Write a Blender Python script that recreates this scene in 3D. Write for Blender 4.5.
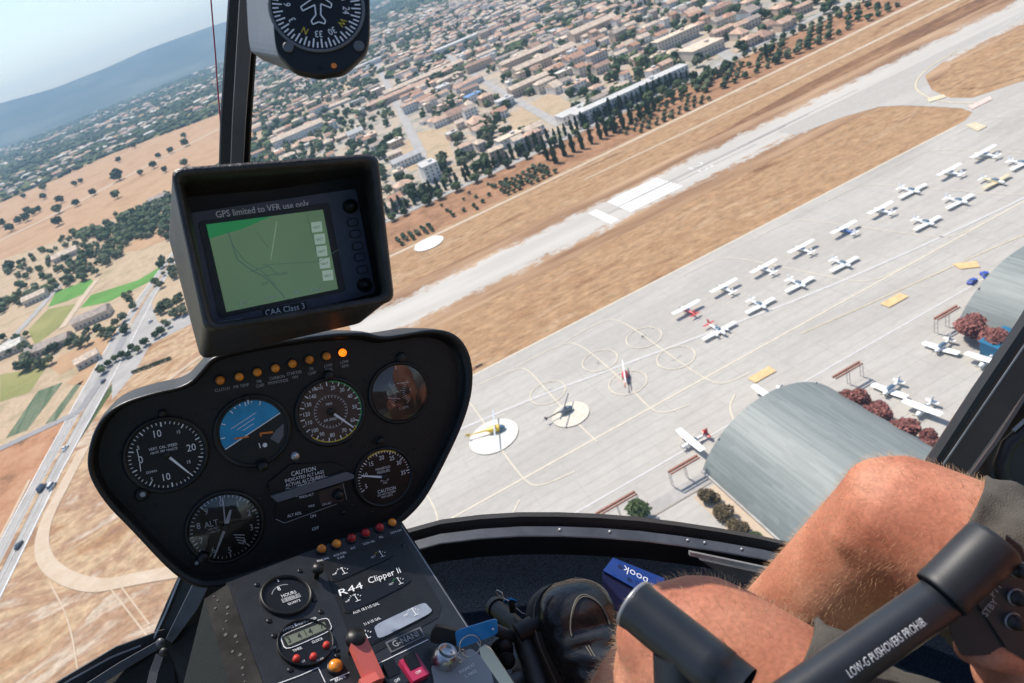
import bpy, bmesh, math, random
from mathutils import Vector, Matrix, noise
from mathutils.geometry import tessellate_polygon
sc = bpy.context.scene
for o in list(bpy.data.objects): bpy.data.objects.remove(o)
COL = sc.collection
R = math.radians
V = Vector
random.seed(7)

# ---------------------------------------------------------------- camera, world, sun, exposure
FPX, PITCH, ROLL, AZ, CAMH = 670.0, R(29.95), R(21.3), R(78.5), 135.0
CAM = V((0, 0, CAMH))
_fh = V((math.cos(AZ), math.sin(AZ), 0))
F_ = _fh*math.cos(PITCH) + V((0, 0, -math.sin(PITCH)))
_r0 = F_.cross(V((0, 0, 1))).normalized(); _u0 = _r0.cross(F_)
X_ = math.cos(ROLL)*_r0 - math.sin(ROLL)*_u0
Y_ = -(math.sin(ROLL)*_r0 + math.cos(ROLL)*_u0)      # picture-down
cd = bpy.data.cameras.new('camera'); cam = bpy.data.objects.new('camera', cd); COL.objects.link(cam)
cam.matrix_world = Matrix(((X_.x, -Y_.x, -F_.x, CAM.x), (X_.y, -Y_.y, -F_.y, CAM.y), (X_.z, -Y_.z, -F_.z, CAM.z), (0, 0, 0, 1)))
cd.sensor_fit = 'HORIZONTAL'; cd.sensor_width = 36; cd.lens = FPX/1024*36
cd.clip_start = 0.02; cd.clip_end = 120000
cd.dof.use_dof = True; cd.dof.focus_distance = 0.86; cd.dof.aperture_fstop = 11
sc.camera = cam
sc.render.engine = 'CYCLES'
sc.render.resolution_x = 1024; sc.render.resolution_y = 683
SUN_EL, SUN_AZ = R(55), math.atan2(1, -.25)          # sun ahead of the aircraft and high
w = bpy.data.worlds.new('World'); sc.world = w; w.use_nodes = True
nt = w.node_tree; bg = nt.nodes['Background']
sky = nt.nodes.new('ShaderNodeTexSky'); sky.sky_type = 'NISHITA'; sky.sun_disc = False
sky.sun_elevation = SUN_EL; sky.sun_rotation = math.pi/2 - SUN_AZ
sky.air_density = 1.0; sky.dust_density = 1.2; sky.ozone_density = 3.0
nt.links.new(sky.outputs[0], bg.inputs[0]); bg.inputs[1].default_value = 0.128
sl = bpy.data.lights.new('sun', 'SUN'); sl.energy = 4.5; sl.angle = R(.5); sl.color = (1, .93, .84)
so = bpy.data.objects.new('sun', sl); COL.objects.link(so)
sdir = V((math.cos(SUN_EL)*math.cos(SUN_AZ), math.cos(SUN_EL)*math.sin(SUN_AZ), math.sin(SUN_EL)))
so.rotation_euler = sdir.to_track_quat('Z', 'Y').to_euler(); so.location = (0, 0, 400)
sc.view_settings.view_transform = 'Standard'; sc.view_settings.look = 'None'
sc.view_settings.gamma = 1; sc.view_settings.use_curve_mapping = False
sc.view_settings.exposure = 0.3
sc.cycles.max_bounces = 5; sc.cycles.transparent_max_bounces = 8; sc.cycles.volume_bounces = 1

# ---------------------------------------------------------------- helpers
def G(px, py, z=0.0):
    d = F_ + X_*((px-512)/FPX) + Y_*((py-341.5)/FPX)
    t = (z-CAMH)/d.z
    p = CAM + d*t
    return V((p.x, p.y, z))
def K(px, py, d):
    return CAM + (F_ + X_*((px-512)/FPX) + Y_*((py-341.5)/FPX))*d
def C3(x, y, z):                                      # metres right, down, ahead of the eye
    return CAM + X_*x + Y_*y + F_*z

MATS = {}
def mat(name, col, rough=.7, metal=0, var=.12, scale=4.0, bump=0, bscale=None, col2=None, spec=None, detail=3, stretch=None, emit=0, coat=0, sss=0):
    m = bpy.data.materials.new(name); m.use_nodes = True; n = m.node_tree; b = n.nodes['Principled BSDF']
    tc = n.nodes.new('ShaderNodeTexCoord'); mp = n.nodes.new('ShaderNodeMapping')
    n.links.new(tc.outputs['Object'], mp.inputs[0])
    if stretch: mp.inputs['Scale'].default_value = stretch
    no = n.nodes.new('ShaderNodeTexNoise'); no.inputs['Scale'].default_value = scale; no.inputs['Detail'].default_value = detail; no.inputs['Roughness'].default_value = .6
    n.links.new(mp.outputs[0], no.inputs[0])
    ra = n.nodes.new('ShaderNodeValToRGB'); n.links.new(no.outputs[0], ra.inputs[0])
    c2 = col2 or tuple(min(1, c*(1-var)) for c in col); c1 = col if col2 else tuple(min(1, c*(1+var)) for c in col)
    ra.color_ramp.elements[0].position = .36; ra.color_ramp.elements[1].position = .64
    ra.color_ramp.elements[0].color = (*c2, 1); ra.color_ramp.elements[1].color = (*c1, 1)
    n.links.new(ra.outputs[0], b.inputs['Base Color'])
    b.inputs['Roughness'].default_value = rough; b.inputs['Metallic'].default_value = metal
    if spec is not None: b.inputs['Specular IOR Level'].default_value = spec
    if coat: b.inputs['Coat Weight'].default_value = coat; b.inputs['Coat Roughness'].default_value = .05
    if sss: b.inputs['Subsurface Weight'].default_value = sss; b.inputs['Subsurface Radius'].default_value = (.01, .004, .002); b.inputs['Subsurface Scale'].default_value = 1
    if emit: n.links.new(ra.outputs[0], b.inputs['Emission Color']); b.inputs['Emission Strength'].default_value = emit
    if bump:
        bn = n.nodes.new('ShaderNodeTexNoise'); bn.inputs['Scale'].default_value = bscale or scale*3; bn.inputs['Detail'].default_value = 4
        n.links.new(mp.outputs[0], bn.inputs[0])
        bp = n.nodes.new('ShaderNodeBump'); bp.inputs['Strength'].default_value = bump; bp.inputs['Distance'].default_value = .002 if (bscale or scale*3) > 40 else .02
        n.links.new(bn.outputs[0], bp.inputs['Height']); n.links.new(bp.outputs[0], b.inputs['Normal'])
    MATS[name] = m; return m
def fullmat(name, build):
    m = bpy.data.materials.new(name); m.use_nodes = True; n = m.node_tree
    build(n, n.nodes['Principled BSDF']); MATS[name] = m; return m

def tag(o, label=None, cat=None, group=None, kind=None):
    if label: o['label'] = label
    if cat: o['category'] = cat
    if group: o['group'] = group
    if kind: o['kind'] = kind
    return o
def empty(name, loc, label=None, cat=None, group=None):
    o = bpy.data.objects.new(name, None); COL.objects.link(o); o.location = loc; o.empty_display_size = .1
    return tag(o, label, cat, group)
def copy_tree(o, parent=None):
    c = o.copy(); COL.objects.link(c); c.parent = parent
    for k in list(o.children): copy_tree(k, c)
    return c
_fonts = {}
def text_geo(s):
    if s in _fonts: return _fonts[s]
    cu = bpy.data.curves.new('t', 'FONT'); cu.body = s; cu.align_x = 'CENTER'; cu.align_y = 'CENTER'; cu.resolution_u = 2
    ob = bpy.data.objects.new('t', cu)
    me = ob.to_mesh()
    vs = [tuple(v.co) for v in me.vertices]; fs = [tuple(p.vertices) for p in me.polygons]
    ob.to_mesh_clear(); bpy.data.objects.remove(ob); bpy.data.curves.remove(cu)
    _fonts[s] = (vs, fs); return vs, fs

class MB:
    def __init__(s): s.v = []; s.f = []; s.m = []; s.sm = []; s.mats = []
    def mi(s, m):
        if isinstance(m, str): m = MATS[m]
        if m not in s.mats: s.mats.append(m)
        return s.mats.index(m)
    def add(s, vs, fs, m, smooth=False):
        o = len(s.v); s.v += [V(v) for v in vs]; k = s.mi(m)
        for f in fs: s.f.append(tuple(i+o for i in f)); s.m.append(k); s.sm.append(smooth)
    def box(s, c, a, b, d, m):                        # centre and three half vectors
        c, a, b, d = V(c), V(a), V(b), V(d)
        vs = [c+i*a+j*b+k*d for k in (-1, 1) for j in (-1, 1) for i in (-1, 1)]
        s.add(vs, [(0, 2, 3, 1), (4, 5, 7, 6), (0, 1, 5, 4), (2, 6, 7, 3), (0, 4, 6, 2), (1, 3, 7, 5)], m)
    def abox(s, x0, x1, y0, y1, z0, z1, m):
        s.box(((x0+x1)/2, (y0+y1)/2, (z0+z1)/2), ((x1-x0)/2, 0, 0), (0, (y1-y0)/2, 0), (0, 0, (z1-z0)/2), m)
    def poly(s, pts, m, smooth=False):
        t = tessellate_polygon([[V(p) for p in pts]]); s.add(pts, t, m, smooth)
    def prism(s, pts, off, m):
        n = len(pts); pts = [V(p) for p in pts]; off = V(off); t = tessellate_polygon([pts])
        s.add(pts+[p+off for p in pts], [tuple(f) for f in t]+[tuple(n+i for i in f) for f in t]+[(i, (i+1) % n, n+(i+1) % n, n+i) for i in range(n)], m)
    def loft(s, rings, m, smooth=True, caps=True, closed=True):
        n = len(rings[0]); vs = [p for r in rings for p in r]; fs = []
        for k in range(len(rings)-1):
            for i in range(n if closed else n-1):
                j = (i+1) % n; fs.append((k*n+i, k*n+j, (k+1)*n+j, (k+1)*n+i))
        s.add(vs, fs, m, smooth)
        if caps and closed:
            s.add(rings[0], [tuple(range(n))[::-1]], m); s.add(rings[-1], [tuple(range(n))], m)
    def tube(s, pts, r, m, n=10, caps=True, up=None):
        pts = [V(p) for p in pts]; rs = r if isinstance(r, (list, tuple)) else [r]*len(pts); rings = []
        t0 = (pts[1]-pts[0]).normalized(); a = (up or (V((0, 0, 1)) if abs(t0.z) < .9 else V((1, 0, 0)))).cross(t0).normalized()
        for i, p in enumerate(pts):
            t = (pts[min(i+1, len(pts)-1)]-pts[max(i-1, 0)]).normalized()
            a = (a-t*a.dot(t)).normalized(); b = t.cross(a)
            rings.append([p+(a*math.cos(q)+b*math.sin(q))*rs[i] for q in [2*math.pi*k/n for k in range(n)]])
        s.loft(rings, m, True, caps)
    def disc(s, c, u, v, r, m, n=32):
        s.add([V(c)+(u*math.cos(q)+v*math.sin(q))*r for q in [2*math.pi*k/n for k in range(n)]], [tuple(range(n))], m)
    def lathe(s, c, u, v, nn, prof, m, n=32, a0=0, a1=2*math.pi):   # profile of (radius, height along nn)
        full = abs(a1-a0-2*math.pi) < 1e-6; k = n if full else n+1
        rings = [[c+(u*math.cos(q)+v*math.sin(q))*r+nn*h for q in [a0+(a1-a0)*i/n for i in range(k)]] for r, h in prof]
        s.loft(rings, m, True, False, full)
    def text(s, t, c, u, v, h, m, sx=.84, fit=None):
        vs, fs = text_geo(t); k = h/.72
        if fit: sx = fit/(max(p[0] for p in vs)-min(p[0] for p in vs))/k
        s.add([V(c)+u*(x*k*sx)+v*(y*k) for x, y, z in vs], fs, m)
    def strip(s, a, b, wd, nrm, m):
        a, b = V(a), V(b); t = (b-a).normalized().cross(nrm)*wd/2
        s.add([a-t, b-t, b+t, a+t], [(0, 1, 2, 3)], m)
    def build(s, name, parent=None, loc=None):
        if parent is not None: L = parent.get('_o') and V(parent['_o']) or parent.location.copy()
        else: L = V(loc) if loc is not None else V((0, 0, 0))
        me = bpy.data.meshes.new(name); me.from_pydata([tuple(v-L) for v in s.v], [], s.f)
        for mm in s.mats: me.materials.append(mm)
        me.polygons.foreach_set('material_index', s.m); me.polygons.foreach_set('use_smooth', s.sm); me.update()
        o = bpy.data.objects.new(name, me); COL.objects.link(o)
        if parent is not None:
            o.parent = parent; o['_o'] = tuple(L)
        else:
            o.location = L
        return o
def fin():
    for o in bpy.data.objects:
        if '_o' in o: del o['_o']
def sheet(name, pts, z, m, kind='structure'):
    mb = MB(); mb.poly([V((p[0], p[1], z)) for p in pts], m); o = mb.build(name); return tag(o, kind=kind)
def psheet(name, px, z, m): return sheet(name, [G(*p) for p in px], z, m)
_rz = [0]
def ribbon(mb, pts, wd, z, m):
    _rz[0] = (_rz[0]+1) % 60; z += _rz[0]*.0025
    pts = [V((p[0], p[1], z)) for p in pts]; L = []
    for i, p in enumerate(pts):
        t = (pts[min(i+1, len(pts)-1)]-pts[max(i-1, 0)]).normalized(); w2 = wd[i] if isinstance(wd, list) else wd
        nn = V((-t.y, t.x, 0))*w2/2; L.append((p-nn, p+nn))
    vs = [q for l in L for q in l]; mb.add(vs, [(2*i, 2*i+2, 2*i+3, 2*i+1) for i in range(len(pts)-1)], m)
def smooth(pts, it=2):
    pts = [V((p[0], p[1])) for p in pts]
    for _ in range(it):
        q = [pts[0]]
        for a, b in zip(pts, pts[1:]): q += [a*.75+b*.25, a*.25+b*.75]
        pts = q+[pts[-1]]
    return pts
# ================================================================ GROUND, AIRFIELD, ROADS
def groundmat(name, cols, scale, stretch=(1, 1, 1), fine=(.25, .5), finescale=.5, rough=.95, band=None):
    """several noise layers in metres: big patches between cols, then fine mottling"""
    def b(n, B):
        tc = n.nodes.new('ShaderNodeTexCoord'); mp = n.nodes.new('ShaderNodeMapping'); n.links.new(tc.outputs['Object'], mp.inputs[0])
        mp.inputs['Scale'].default_value = stretch
        a = n.nodes.new('ShaderNodeTexNoise'); a.inputs['Scale'].default_value = scale; a.inputs['Detail'].default_value = 5; a.inputs['Roughness'].default_value = .65; a.inputs['Distortion'].default_value = .4
        n.links.new(mp.outputs[0], a.inputs[0])
        r = n.nodes.new('ShaderNodeValToRGB'); n.links.new(a.outputs[0], r.inputs[0]); e = r.color_ramp.elements
        k = len(cols); e[0].position = .32; e[0].color = (*cols[0], 1); e[1].position = .68; e[1].color = (*cols[-1], 1)
        for i in range(1, k-1): x = e.new(.32+.36*i/(k-1)); x.color = (*cols[i], 1)
        c = n.nodes.new('ShaderNodeTexNoise'); c.inputs['Scale'].default_value = finescale; c.inputs['Detail'].default_value = 7; c.inputs['Roughness'].default_value = .8
        m3 = n.nodes.new('ShaderNodeMapping'); m3.inputs['Scale'].default_value = tuple(q**.35 for q in stretch); n.links.new(tc.outputs['Object'], m3.inputs[0]); n.links.new(m3.outputs[0], c.inputs[0])
        mr = n.nodes.new('ShaderNodeMapRange'); mr.inputs['From Min'].default_value = .3; mr.inputs['From Max'].default_value = .7
        mr.inputs['To Min'].default_value = 1-fine[0]; mr.inputs['To Max'].default_value = 1+fine[0]; n.links.new(c.outputs[0], mr.inputs[0])
        mx = n.nodes.new('ShaderNodeMix'); mx.data_type = 'RGBA'; mx.blend_type = 'MULTIPLY'; mx.inputs[0].default_value = 1
        n.links.new(r.outputs[0], mx.inputs[6]); n.links.new(mr.outputs[0], mx.inputs[7])
        n.links.new(mx.outputs[2], B.inputs['Base Color']); B.inputs['Roughness'].default_value = rough; B.inputs['Specular IOR Level'].default_value = .1
    return fullmat(name, b)
OR1, OR2, TAN, BRN, PAL, CON = (.335, .20, .105), (.215, .115, .06), (.41, .28, .165), (.15, .085, .052), (.50, .41, .31), (.44, .42, .39)
groundmat('dry_strip', [OR2, OR1, (.38, .245, .135), OR1, TAN, OR2], .07, (.2, 1, 1), fine=(.42, .5), finescale=.30)
groundmat('dry_strip_dark', [BRN, OR2, OR1], .07, (.2, 1, 1), fine=(.42, .5), finescale=.30)
groundmat('dry_field', [(.29, .17, .105), OR1, (.47, .34, .21), (.33, .20, .12), PAL, OR1], .035, (.6, 1, 1), fine=(.38, .5), finescale=.3)
groundmat('red_earth', [OR2, (.40, .205, .11), (.46, .27, .16)], .05, fine=(.2, .5))
groundmat('orchard_soil', [OR2, (.42, .235, .135)], .08, fine=(.2, .5))
groundmat('orange_field', [(.36, .215, .115), (.45, .29, .17), (.40, .245, .14)], .012, fine=(.12, .5), finescale=.1)
groundmat('tan_field', [(.37, .28, .18), (.47, .355, .235), (.32, .26, .155)], .04, fine=(.25, .5))
groundmat('green_field', [(.09, .22, .045), (.13, .29, .065)], .03, fine=(.15, .5))
groundmat('olive_field', [(.20, .21, .07), (.30, .28, .11)], .03, fine=(.15, .5))
groundmat('crop_rows', [(.05, .10, .05), (.20, .22, .14)], .25, (1, .05, 1), fine=(.3, .5))
groundmat('apron_concrete', [(.385, .36, .32), (.46, .435, .39), (.41, .385, .345), (.44, .41, .37)], .03, (.22, 1, 1), fine=(.09, .5), finescale=.5, rough=.8)
groundmat('path_dust', [(.48, .37, .26), (.56, .46, .35)], .1, fine=(.1, .5))
groundmat('asphalt_pale', [(.33, .315, .295), (.43, .41, .38)], .08, fine=(.1, .5))
groundmat('asphalt_grey', [(.24, .235, .24), (.32, .31, .30)], .08, fine=(.1, .5))
groundmat('town_ground', [(.30, .24, .17), (.46, .37, .27), (.36, .33, .29), (.16, .17, .08)], .03, fine=(.3, .5), finescale=.2)
def farm(n, B):
    tc = n.nodes.new('ShaderNodeTexCoord'); mp = n.nodes.new('ShaderNodeMapping'); n.links.new(tc.outputs['Object'], mp.inputs[0]); mp.inputs['Scale'].default_value = (.45, 1, 1); mp.inputs['Rotation'].default_value = (0, 0, .12)
    vo = n.nodes.new('ShaderNodeTexVoronoi'); vo.inputs['Scale'].default_value = .006; n.links.new(mp.outputs[0], vo.inputs[0])
    r = n.nodes.new('ShaderNodeValToRGB'); r.color_ramp.interpolation = 'CONSTANT'; e = r.color_ramp.elements
    se = n.nodes.new('ShaderNodeSeparateColor'); n.links.new(vo.outputs['Color'], se.inputs[0]); n.links.new(se.outputs[0], r.inputs[0])
    e[0].color = (.30, .24, .13, 1); e[1].position = .18; e[1].color = (.10, .13, .05, 1)
    for p, c in ((.40, (.38, .26, .16)), (.52, (.16, .18, .08)), (.70, (.42, .34, .22)), (.8, (.09, .12, .05)), (.92, (.48, .28, .18))): x = e.new(p); x.color = (*c, 1)
    a = n.nodes.new('ShaderNodeTexNoise'); a.inputs['Scale'].default_value = .02; a.inputs['Detail'].default_value = 8; a.inputs['Roughness'].default_value = .75; n.links.new(mp.outputs[0], a.inputs[0])
    r2 = n.nodes.new('ShaderNodeValToRGB'); n.links.new(a.outputs[0], r2.inputs[0]); r2.color_ramp.elements[0].position = .47; r2.color_ramp.elements[1].position = .56
    mx = n.nodes.new('ShaderNodeMix'); mx.data_type = 'RGBA'; n.links.new(r2.outputs[0], mx.inputs[0]); n.links.new(r.outputs[0], mx.inputs[6]); mx.inputs[7].default_value = (.075, .10, .045, 1)
    n.links.new(mx.outputs[2], B.inputs['Base Color']); B.inputs['Roughness'].default_value = 1; B.inputs['Specular IOR Level'].default_value = 0
fullmat('farmland', farm)
def hillm(n, B):
    tc = n.nodes.new('ShaderNodeTexCoord'); a = n.nodes.new('ShaderNodeTexNoise'); a.inputs['Scale'].default_value = .002; a.inputs['Detail'].default_value = 8; n.links.new(tc.outputs['Object'], a.inputs[0])
    r = n.nodes.new('ShaderNodeValToRGB'); n.links.new(a.outputs[0], r.inputs[0]); r.color_ramp.elements[0].position = .4; r.color_ramp.elements[1].position = .65
    r.color_ramp.elements[0].color = (.03, .05, .03, 1); r.color_ramp.elements[1].color = (.10, .11, .07, 1); n.links.new(r.outputs[0], B.inputs['Base Color']); B.inputs['Roughness'].default_value = 1
fullmat('hill_forest', hillm)
# runway surface whose worn shoulders break up into the grass
def rwy(n, B):
    tc = n.nodes.new('ShaderNodeTexCoord'); sp = n.nodes.new('ShaderNodeSeparateXYZ'); n.links.new(tc.outputs['Object'], sp.inputs[0])
    mp = n.nodes.new('ShaderNodeMapping'); mp.inputs['Scale'].default_value = (.45, 1, 1); n.links.new(tc.outputs['Object'], mp.inputs[0])
    a = n.nodes.new('ShaderNodeTexNoise'); a.inputs['Scale'].default_value = .16; a.inputs['Detail'].default_value = 9; a.inputs['Roughness'].default_value = .85; n.links.new(mp.outputs[0], a.inputs[0])
    def M(op, x, y):
        m = n.nodes.new('ShaderNodeMath'); m.operation = op
        for i, q in enumerate((x, y)):
            if isinstance(q, (int, float)): m.inputs[i].default_value = q
            elif q is not None: n.links.new(q, m.inputs[i])
        return m.outputs[0]
    d = M('ABSOLUTE', M('SUBTRACT', sp.outputs[1], 302), None)
    k = M('ADD', d, M('MULTIPLY', M('SUBTRACT', a.outputs[0], .5), 44))
    mr = n.nodes.new('ShaderNodeMapRange'); mr.inputs['From Min'].default_value = 13.6; mr.inputs['From Max'].default_value = 17.0; n.links.new(k, mr.inputs[0])
    b2 = n.nodes.new('ShaderNodeTexNoise'); b2.inputs['Scale'].default_value = .08; b2.inputs['Detail'].default_value = 7
    m2 = n.nodes.new('ShaderNodeMapping'); m2.inputs['Scale'].default_value = (.15, 1, 1); n.links.new(tc.outputs['Object'], m2.inputs[0]); n.links.new(m2.outputs[0], b2.inputs[0])
    r = n.nodes.new('ShaderNodeValToRGB'); n.links.new(b2.outputs[0], r.inputs[0]); r.color_ramp.elements[0].position = .35; r.color_ramp.elements[1].position = .65
    r.color_ramp.elements[0].color = (.45, .425, .38, 1); r.color_ramp.elements[1].color = (.53, .50, .45, 1)
    mx = n.nodes.new('ShaderNodeMix'); mx.data_type = 'RGBA'; n.links.new(mr.outputs[0], mx.inputs[0]); n.links.new(r.outputs[0], mx.inputs[6])
    r3 = n.nodes.new('ShaderNodeValToRGB'); n.links.new(b2.outputs[0], r3.inputs[0]); r3.color_ramp.elements[0].position = .35; r3.color_ramp.elements[1].position = .65
    r3.color_ramp.elements[0].color = (*OR2, 1); r3.color_ramp.elements[1].color = (.45, .30, .18, 1)
    n.links.new(r3.outputs[0], mx.inputs[7]); n.links.new(mx.outputs[2], B.inputs['Base Color']); B.inputs['Roughness'].default_value = .9; B.inputs['Specular IOR Level'].default_value = .1
fullmat('runway_surface', rwy)
mat('paint_white', (.80, .79, .76), .8, var=.08, scale=.5); mat('paint_yellow', (.62, .53, .36), .8, var=.1, scale=.5); mat('paint_lane', (.60, .535, .42), .8, var=.08, scale=.5)
mat('paint_orange', (.68, .46, .22), .8, var=.1, scale=.5); mat('paint_pink', (.75, .52, .45), .8, var=.1, scale=.5); mat('paint_faded', (.62, .60, .56), .8, var=.1, scale=.6); mat('paint_worn', (.53, .515, .49), .8, var=.05, scale=.5)
mat('tyre_marks', (.33, .31, .29), .9, var=.1, scale=.5)

sheet('ground', [(-9900, -800), (9900, -800), (9900, 9900), (-9900, 9900)], -.3, 'farmland')
psheet('dry_field', [(-120, 720), (-40, 560), (60, 470), (112, 392), (150, 340), (250, 290), (395, 240), (395, 300), (520, 420), (240, 720)], .0, 'dry_field')
sheet('dry_grass', [(-40, 180), (640, 180), (640, 395), (-60, 395)], .05, 'dry_strip')
sheet('dark_grass', [(60, 319), (150, 319), (640, 319), (640, 352), (400, 350), (300, 345), (220, 334), (150, 326)], .09, 'dry_strip_dark')
sheet('orchard_soil', [(-20, 391), (640, 391), (640, 452), (-10, 445)], .09, 'orchard_soil')
mb = MB()
ribbon(mb, [(-60, 385), (40, 383), (190, 386), (320, 390), (470, 396), (640, 398)], [3, 3.5, 3.5, 4, 5, 5], .13, 'path_dust')
ribbon(mb, [(150, 360), (308, 359), (447, 364), (640, 366)], [1.5, 3, 4, 4], .13, 'path_dust')
tag(mb.build('dirt_track'), kind='structure')
sheet('runway', [(-10, 272), (640, 272), (640, 332), (-10, 332)], .12, 'runway_surface')
# apron with the taxiway link
ap = [(-40, 60), (640, 60), (640, 233), (330, 232), (312, 222)]
apron = [(-60, 95), (420, 95), (420, 226), (326, 227), (300, 236), (298, 246), (305, 262), (322, 281), (350, 289), (420, 290), (640, 290), (640, 300), (240, 300), (240, 286), (266, 280), (281, 272), (285, 262), (287, 246), (288, 232), (285, 224), (276, 220.5), (-60, 220.5)]
sheet('apron', apron, .16, 'apron_concrete')
sheet('hangar_yard', [(-60, 40), (420, 40), (420, 95), (-60, 95)], .14, 'apron_concrete')
sheet('grass_island', [(428, 233), (332, 231), (312, 240), (309, 250), (318, 266), (338, 279), (428, 281)], .2, 'dry_strip')
# painted markings
mat('runway_paint', (.72, .71, .68), .8, var=.14, scale=.9)
mb = MB(); W = 'runway_paint'
mb.add([(p[0], p[1], .22) for p in [(127, 288), (132, 288), (132, 312), (127, 312)]], [(0, 1, 2, 3)], W)
for i in range(8):
    y = 290.2+i*3.1+(.9 if i > 3 else 0)
    mb.add([(p[0], p[1], .22) for p in [(140, y), (172, y), (172, y+2.2), (140, y+2.2)]], [(0, 1, 2, 3)], W)
for t, yy in (('2', 306), ('3', 297)): mb.text(t, (191, yy, .22), V((0, -1, 0)), V((1, 0, 0)), 9, 'paint_faded', 1.0)
tag(mb.build('runway_marking'), kind='structure')
mb = MB(); Yl = 'paint_lane'
def lane(px, wd=.48, m=Yl, z=.22, sm=2): ribbon(mb, smooth([G(*p) for p in px], sm), wd, z, m)
mb.add([(-60, 153.6, .22), (420, 153.6, .22), (420, 154.3, .22), (-60, 154.3, .22)], [(0, 1, 2, 3)], Yl)
mb.add([(-60, 131.0, .22), (420, 131.0, .22), (420, 131.7, .22), (-60, 131.7, .22)], [(0, 1, 2, 3)], 'paint_worn')
mb.add([(-60, 219.4, .22), (270, 219.4, .22), (270, 220.3, .22), (-60, 220.3, .22)], [(0, 1, 2, 3)], Yl)
for k in range(1, 10):                                # lead-in curves across the parking rows
    x = 112+18*k*2-8
    ribbon(mb, smooth([(x-22, 214), (x-4, 214), (x+1, 205), (x+10, 165), (x+14, 155), (x+30, 154)], 3), .45, .23, Yl)
lane([(450, 398), (468, 390), (517, 368), (529, 370), (545, 389), (578, 424), (597, 442)])
lane([(460, 392), (468, 400), (483, 421), (504, 454), (527, 484), (541, 487), (575, 472)]); lane([(517, 367), (557, 346), (576, 342), (602, 362), (632, 390), (652, 411), (665, 414), (690, 405)])
lane([(560, 345), (600, 322), (615, 319), (636, 330), (669, 355), (709, 382), (725, 385), (750, 373)]); lane([(417, 480), (440, 515), (435, 540)]); lane([(520, 500), (505, 530), (495, 545)])
lane([(735, 395), (728, 410), (745, 440)])
ribbon(mb, smooth([(120, 150), (150, 146), (200, 140), (240, 133)], 2), .4, .23, 'paint_yellow')
ribbon(mb, smooth([(-20, 195), (30, 190), (80, 178), (160, 160), (300, 150)], 2), 1.1, .19, 'paint_worn')
def circ(cx, cy, r, wd=.45, m=Yl): ribbon(mb, [(cx+r*math.cos(t*math.pi/24), cy+r*math.sin(t*math.pi/24)) for t in range(49)], wd, .24, m)
for p in ((548, 393), (600, 361), (628, 383), (644, 338), (676, 358)):
    g = G(*p); circ(g.x, g.y, 6.4)
ribbon(mb, smooth([(296, 226), (292, 240), (296, 258), (308, 276), (330, 288), (360, 292)], 3), .8, .23, 'paint_yellow')
tag(mb.build('apron_marking'), kind='structure')
mb = MB()
def para(pts, m, z=.44): mb.add([G(*p)+V((0, 0, z)) for p in pts], [(0, 1, 2, 3)], m)
for x, y in ((98, 142.4), (150, 142.4)): mb.add([(x-4, y-1.7, .44), (x+4, y-1.7, .44), (x+4, y+1.7, .44), (x-4, y+1.7, .44)], [(0, 1, 2, 3)], 'paint_orange')
para([(965, 126), (975, 123), (987, 127), (978, 132)], 'paint_yellow')
para([(927, 99), (944, 95), (946, 98), (929, 103)], 'paint_yellow'); para([(968, 107), (990, 97), (992, 100), (972, 110)], 'paint_pink'); para([(952, 265), (976, 262), (980, 268), (960, 270)], 'paint_orange')
tag(mb.build('pavement_marking'), kind='structure')
mb = MB()
mat('pad_cream', (.68, .655, .58), .85, var=.07, scale=.4); mat('pad_sand', (.63, .575, .47), .85, var=.08, scale=.4)
for (x, y, r, pm) in ((19, 179.2, 8.6, 'pad_cream'), (44, 170, 6.3, 'pad_sand')): mb.disc((x, y, .46), V((1, 0, 0)), V((0, 1, 0)), r, pm, 40)
mb.disc((51, 374.1, .46), V((1, 0, 0)), V((0, 1, 0)), 9.2, W, 40)
tag(mb.build('helipad_circle'), kind='structure')
mat('pavement_joint', (.37, .35, .315), .9, var=.1, scale=.3); mb = MB(); rr = random.Random(2)
for i in range(28): y = 99+i*4.4; mb.add([(-60, y, .18), (420, y, .18), (420, y+.13, .18), (-60, y+.13, .18)], [(0, 1, 2, 3)], 'pavement_joint') if y < 219 else None
for i in range(38): x = -56+i*12.5; mb.add([(x, 96, .183), (x+.12, 96, .183), (x+.12, 219, .183), (x, 219, .183)], [(0, 1, 2, 3)], 'pavement_joint')
tag(mb.build('pavement_joints'), kind='structure'); mb = MB()
def stain(x, y, r, k=1.0):
    n = 11; mb.poly([(x+r*k*math.cos(a*6.283/n)*rr.uniform(.5, 1.1), y+r*math.sin(a*6.283/n)*rr.uniform(.5, 1.1), .205) for a in range(n)], 'tyre_marks')
for p in ((548, 393), (600, 361), (628, 383), (644, 338), (676, 358)):
    g = G(*p)
    for q in range(4): stain(g.x+rr.uniform(-1.6, 1.6), g.y+rr.uniform(-1.2, 1.2), rr.uniform(.3, .8), 1.6)
for x in range(104, 250, 18):
    for y in (171, 190): stain(x+rr.uniform(-.6, .6), y+rr.uniform(-1, 1), rr.uniform(.25, .5))
tag(mb.build('oil_stains'), kind='structure'); mb = MB()
for i in range(9): y = 302+rr.gauss(0, 3.2); x = rr.uniform(120, 240); ribbon(mb, [(x, y), (x+rr.uniform(30, 90), y+rr.uniform(-.8, .8))], rr.uniform(.25, .5), .13, 'tyre_marks')
tag(mb.build('rubber_marks'), kind='structure')
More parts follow.
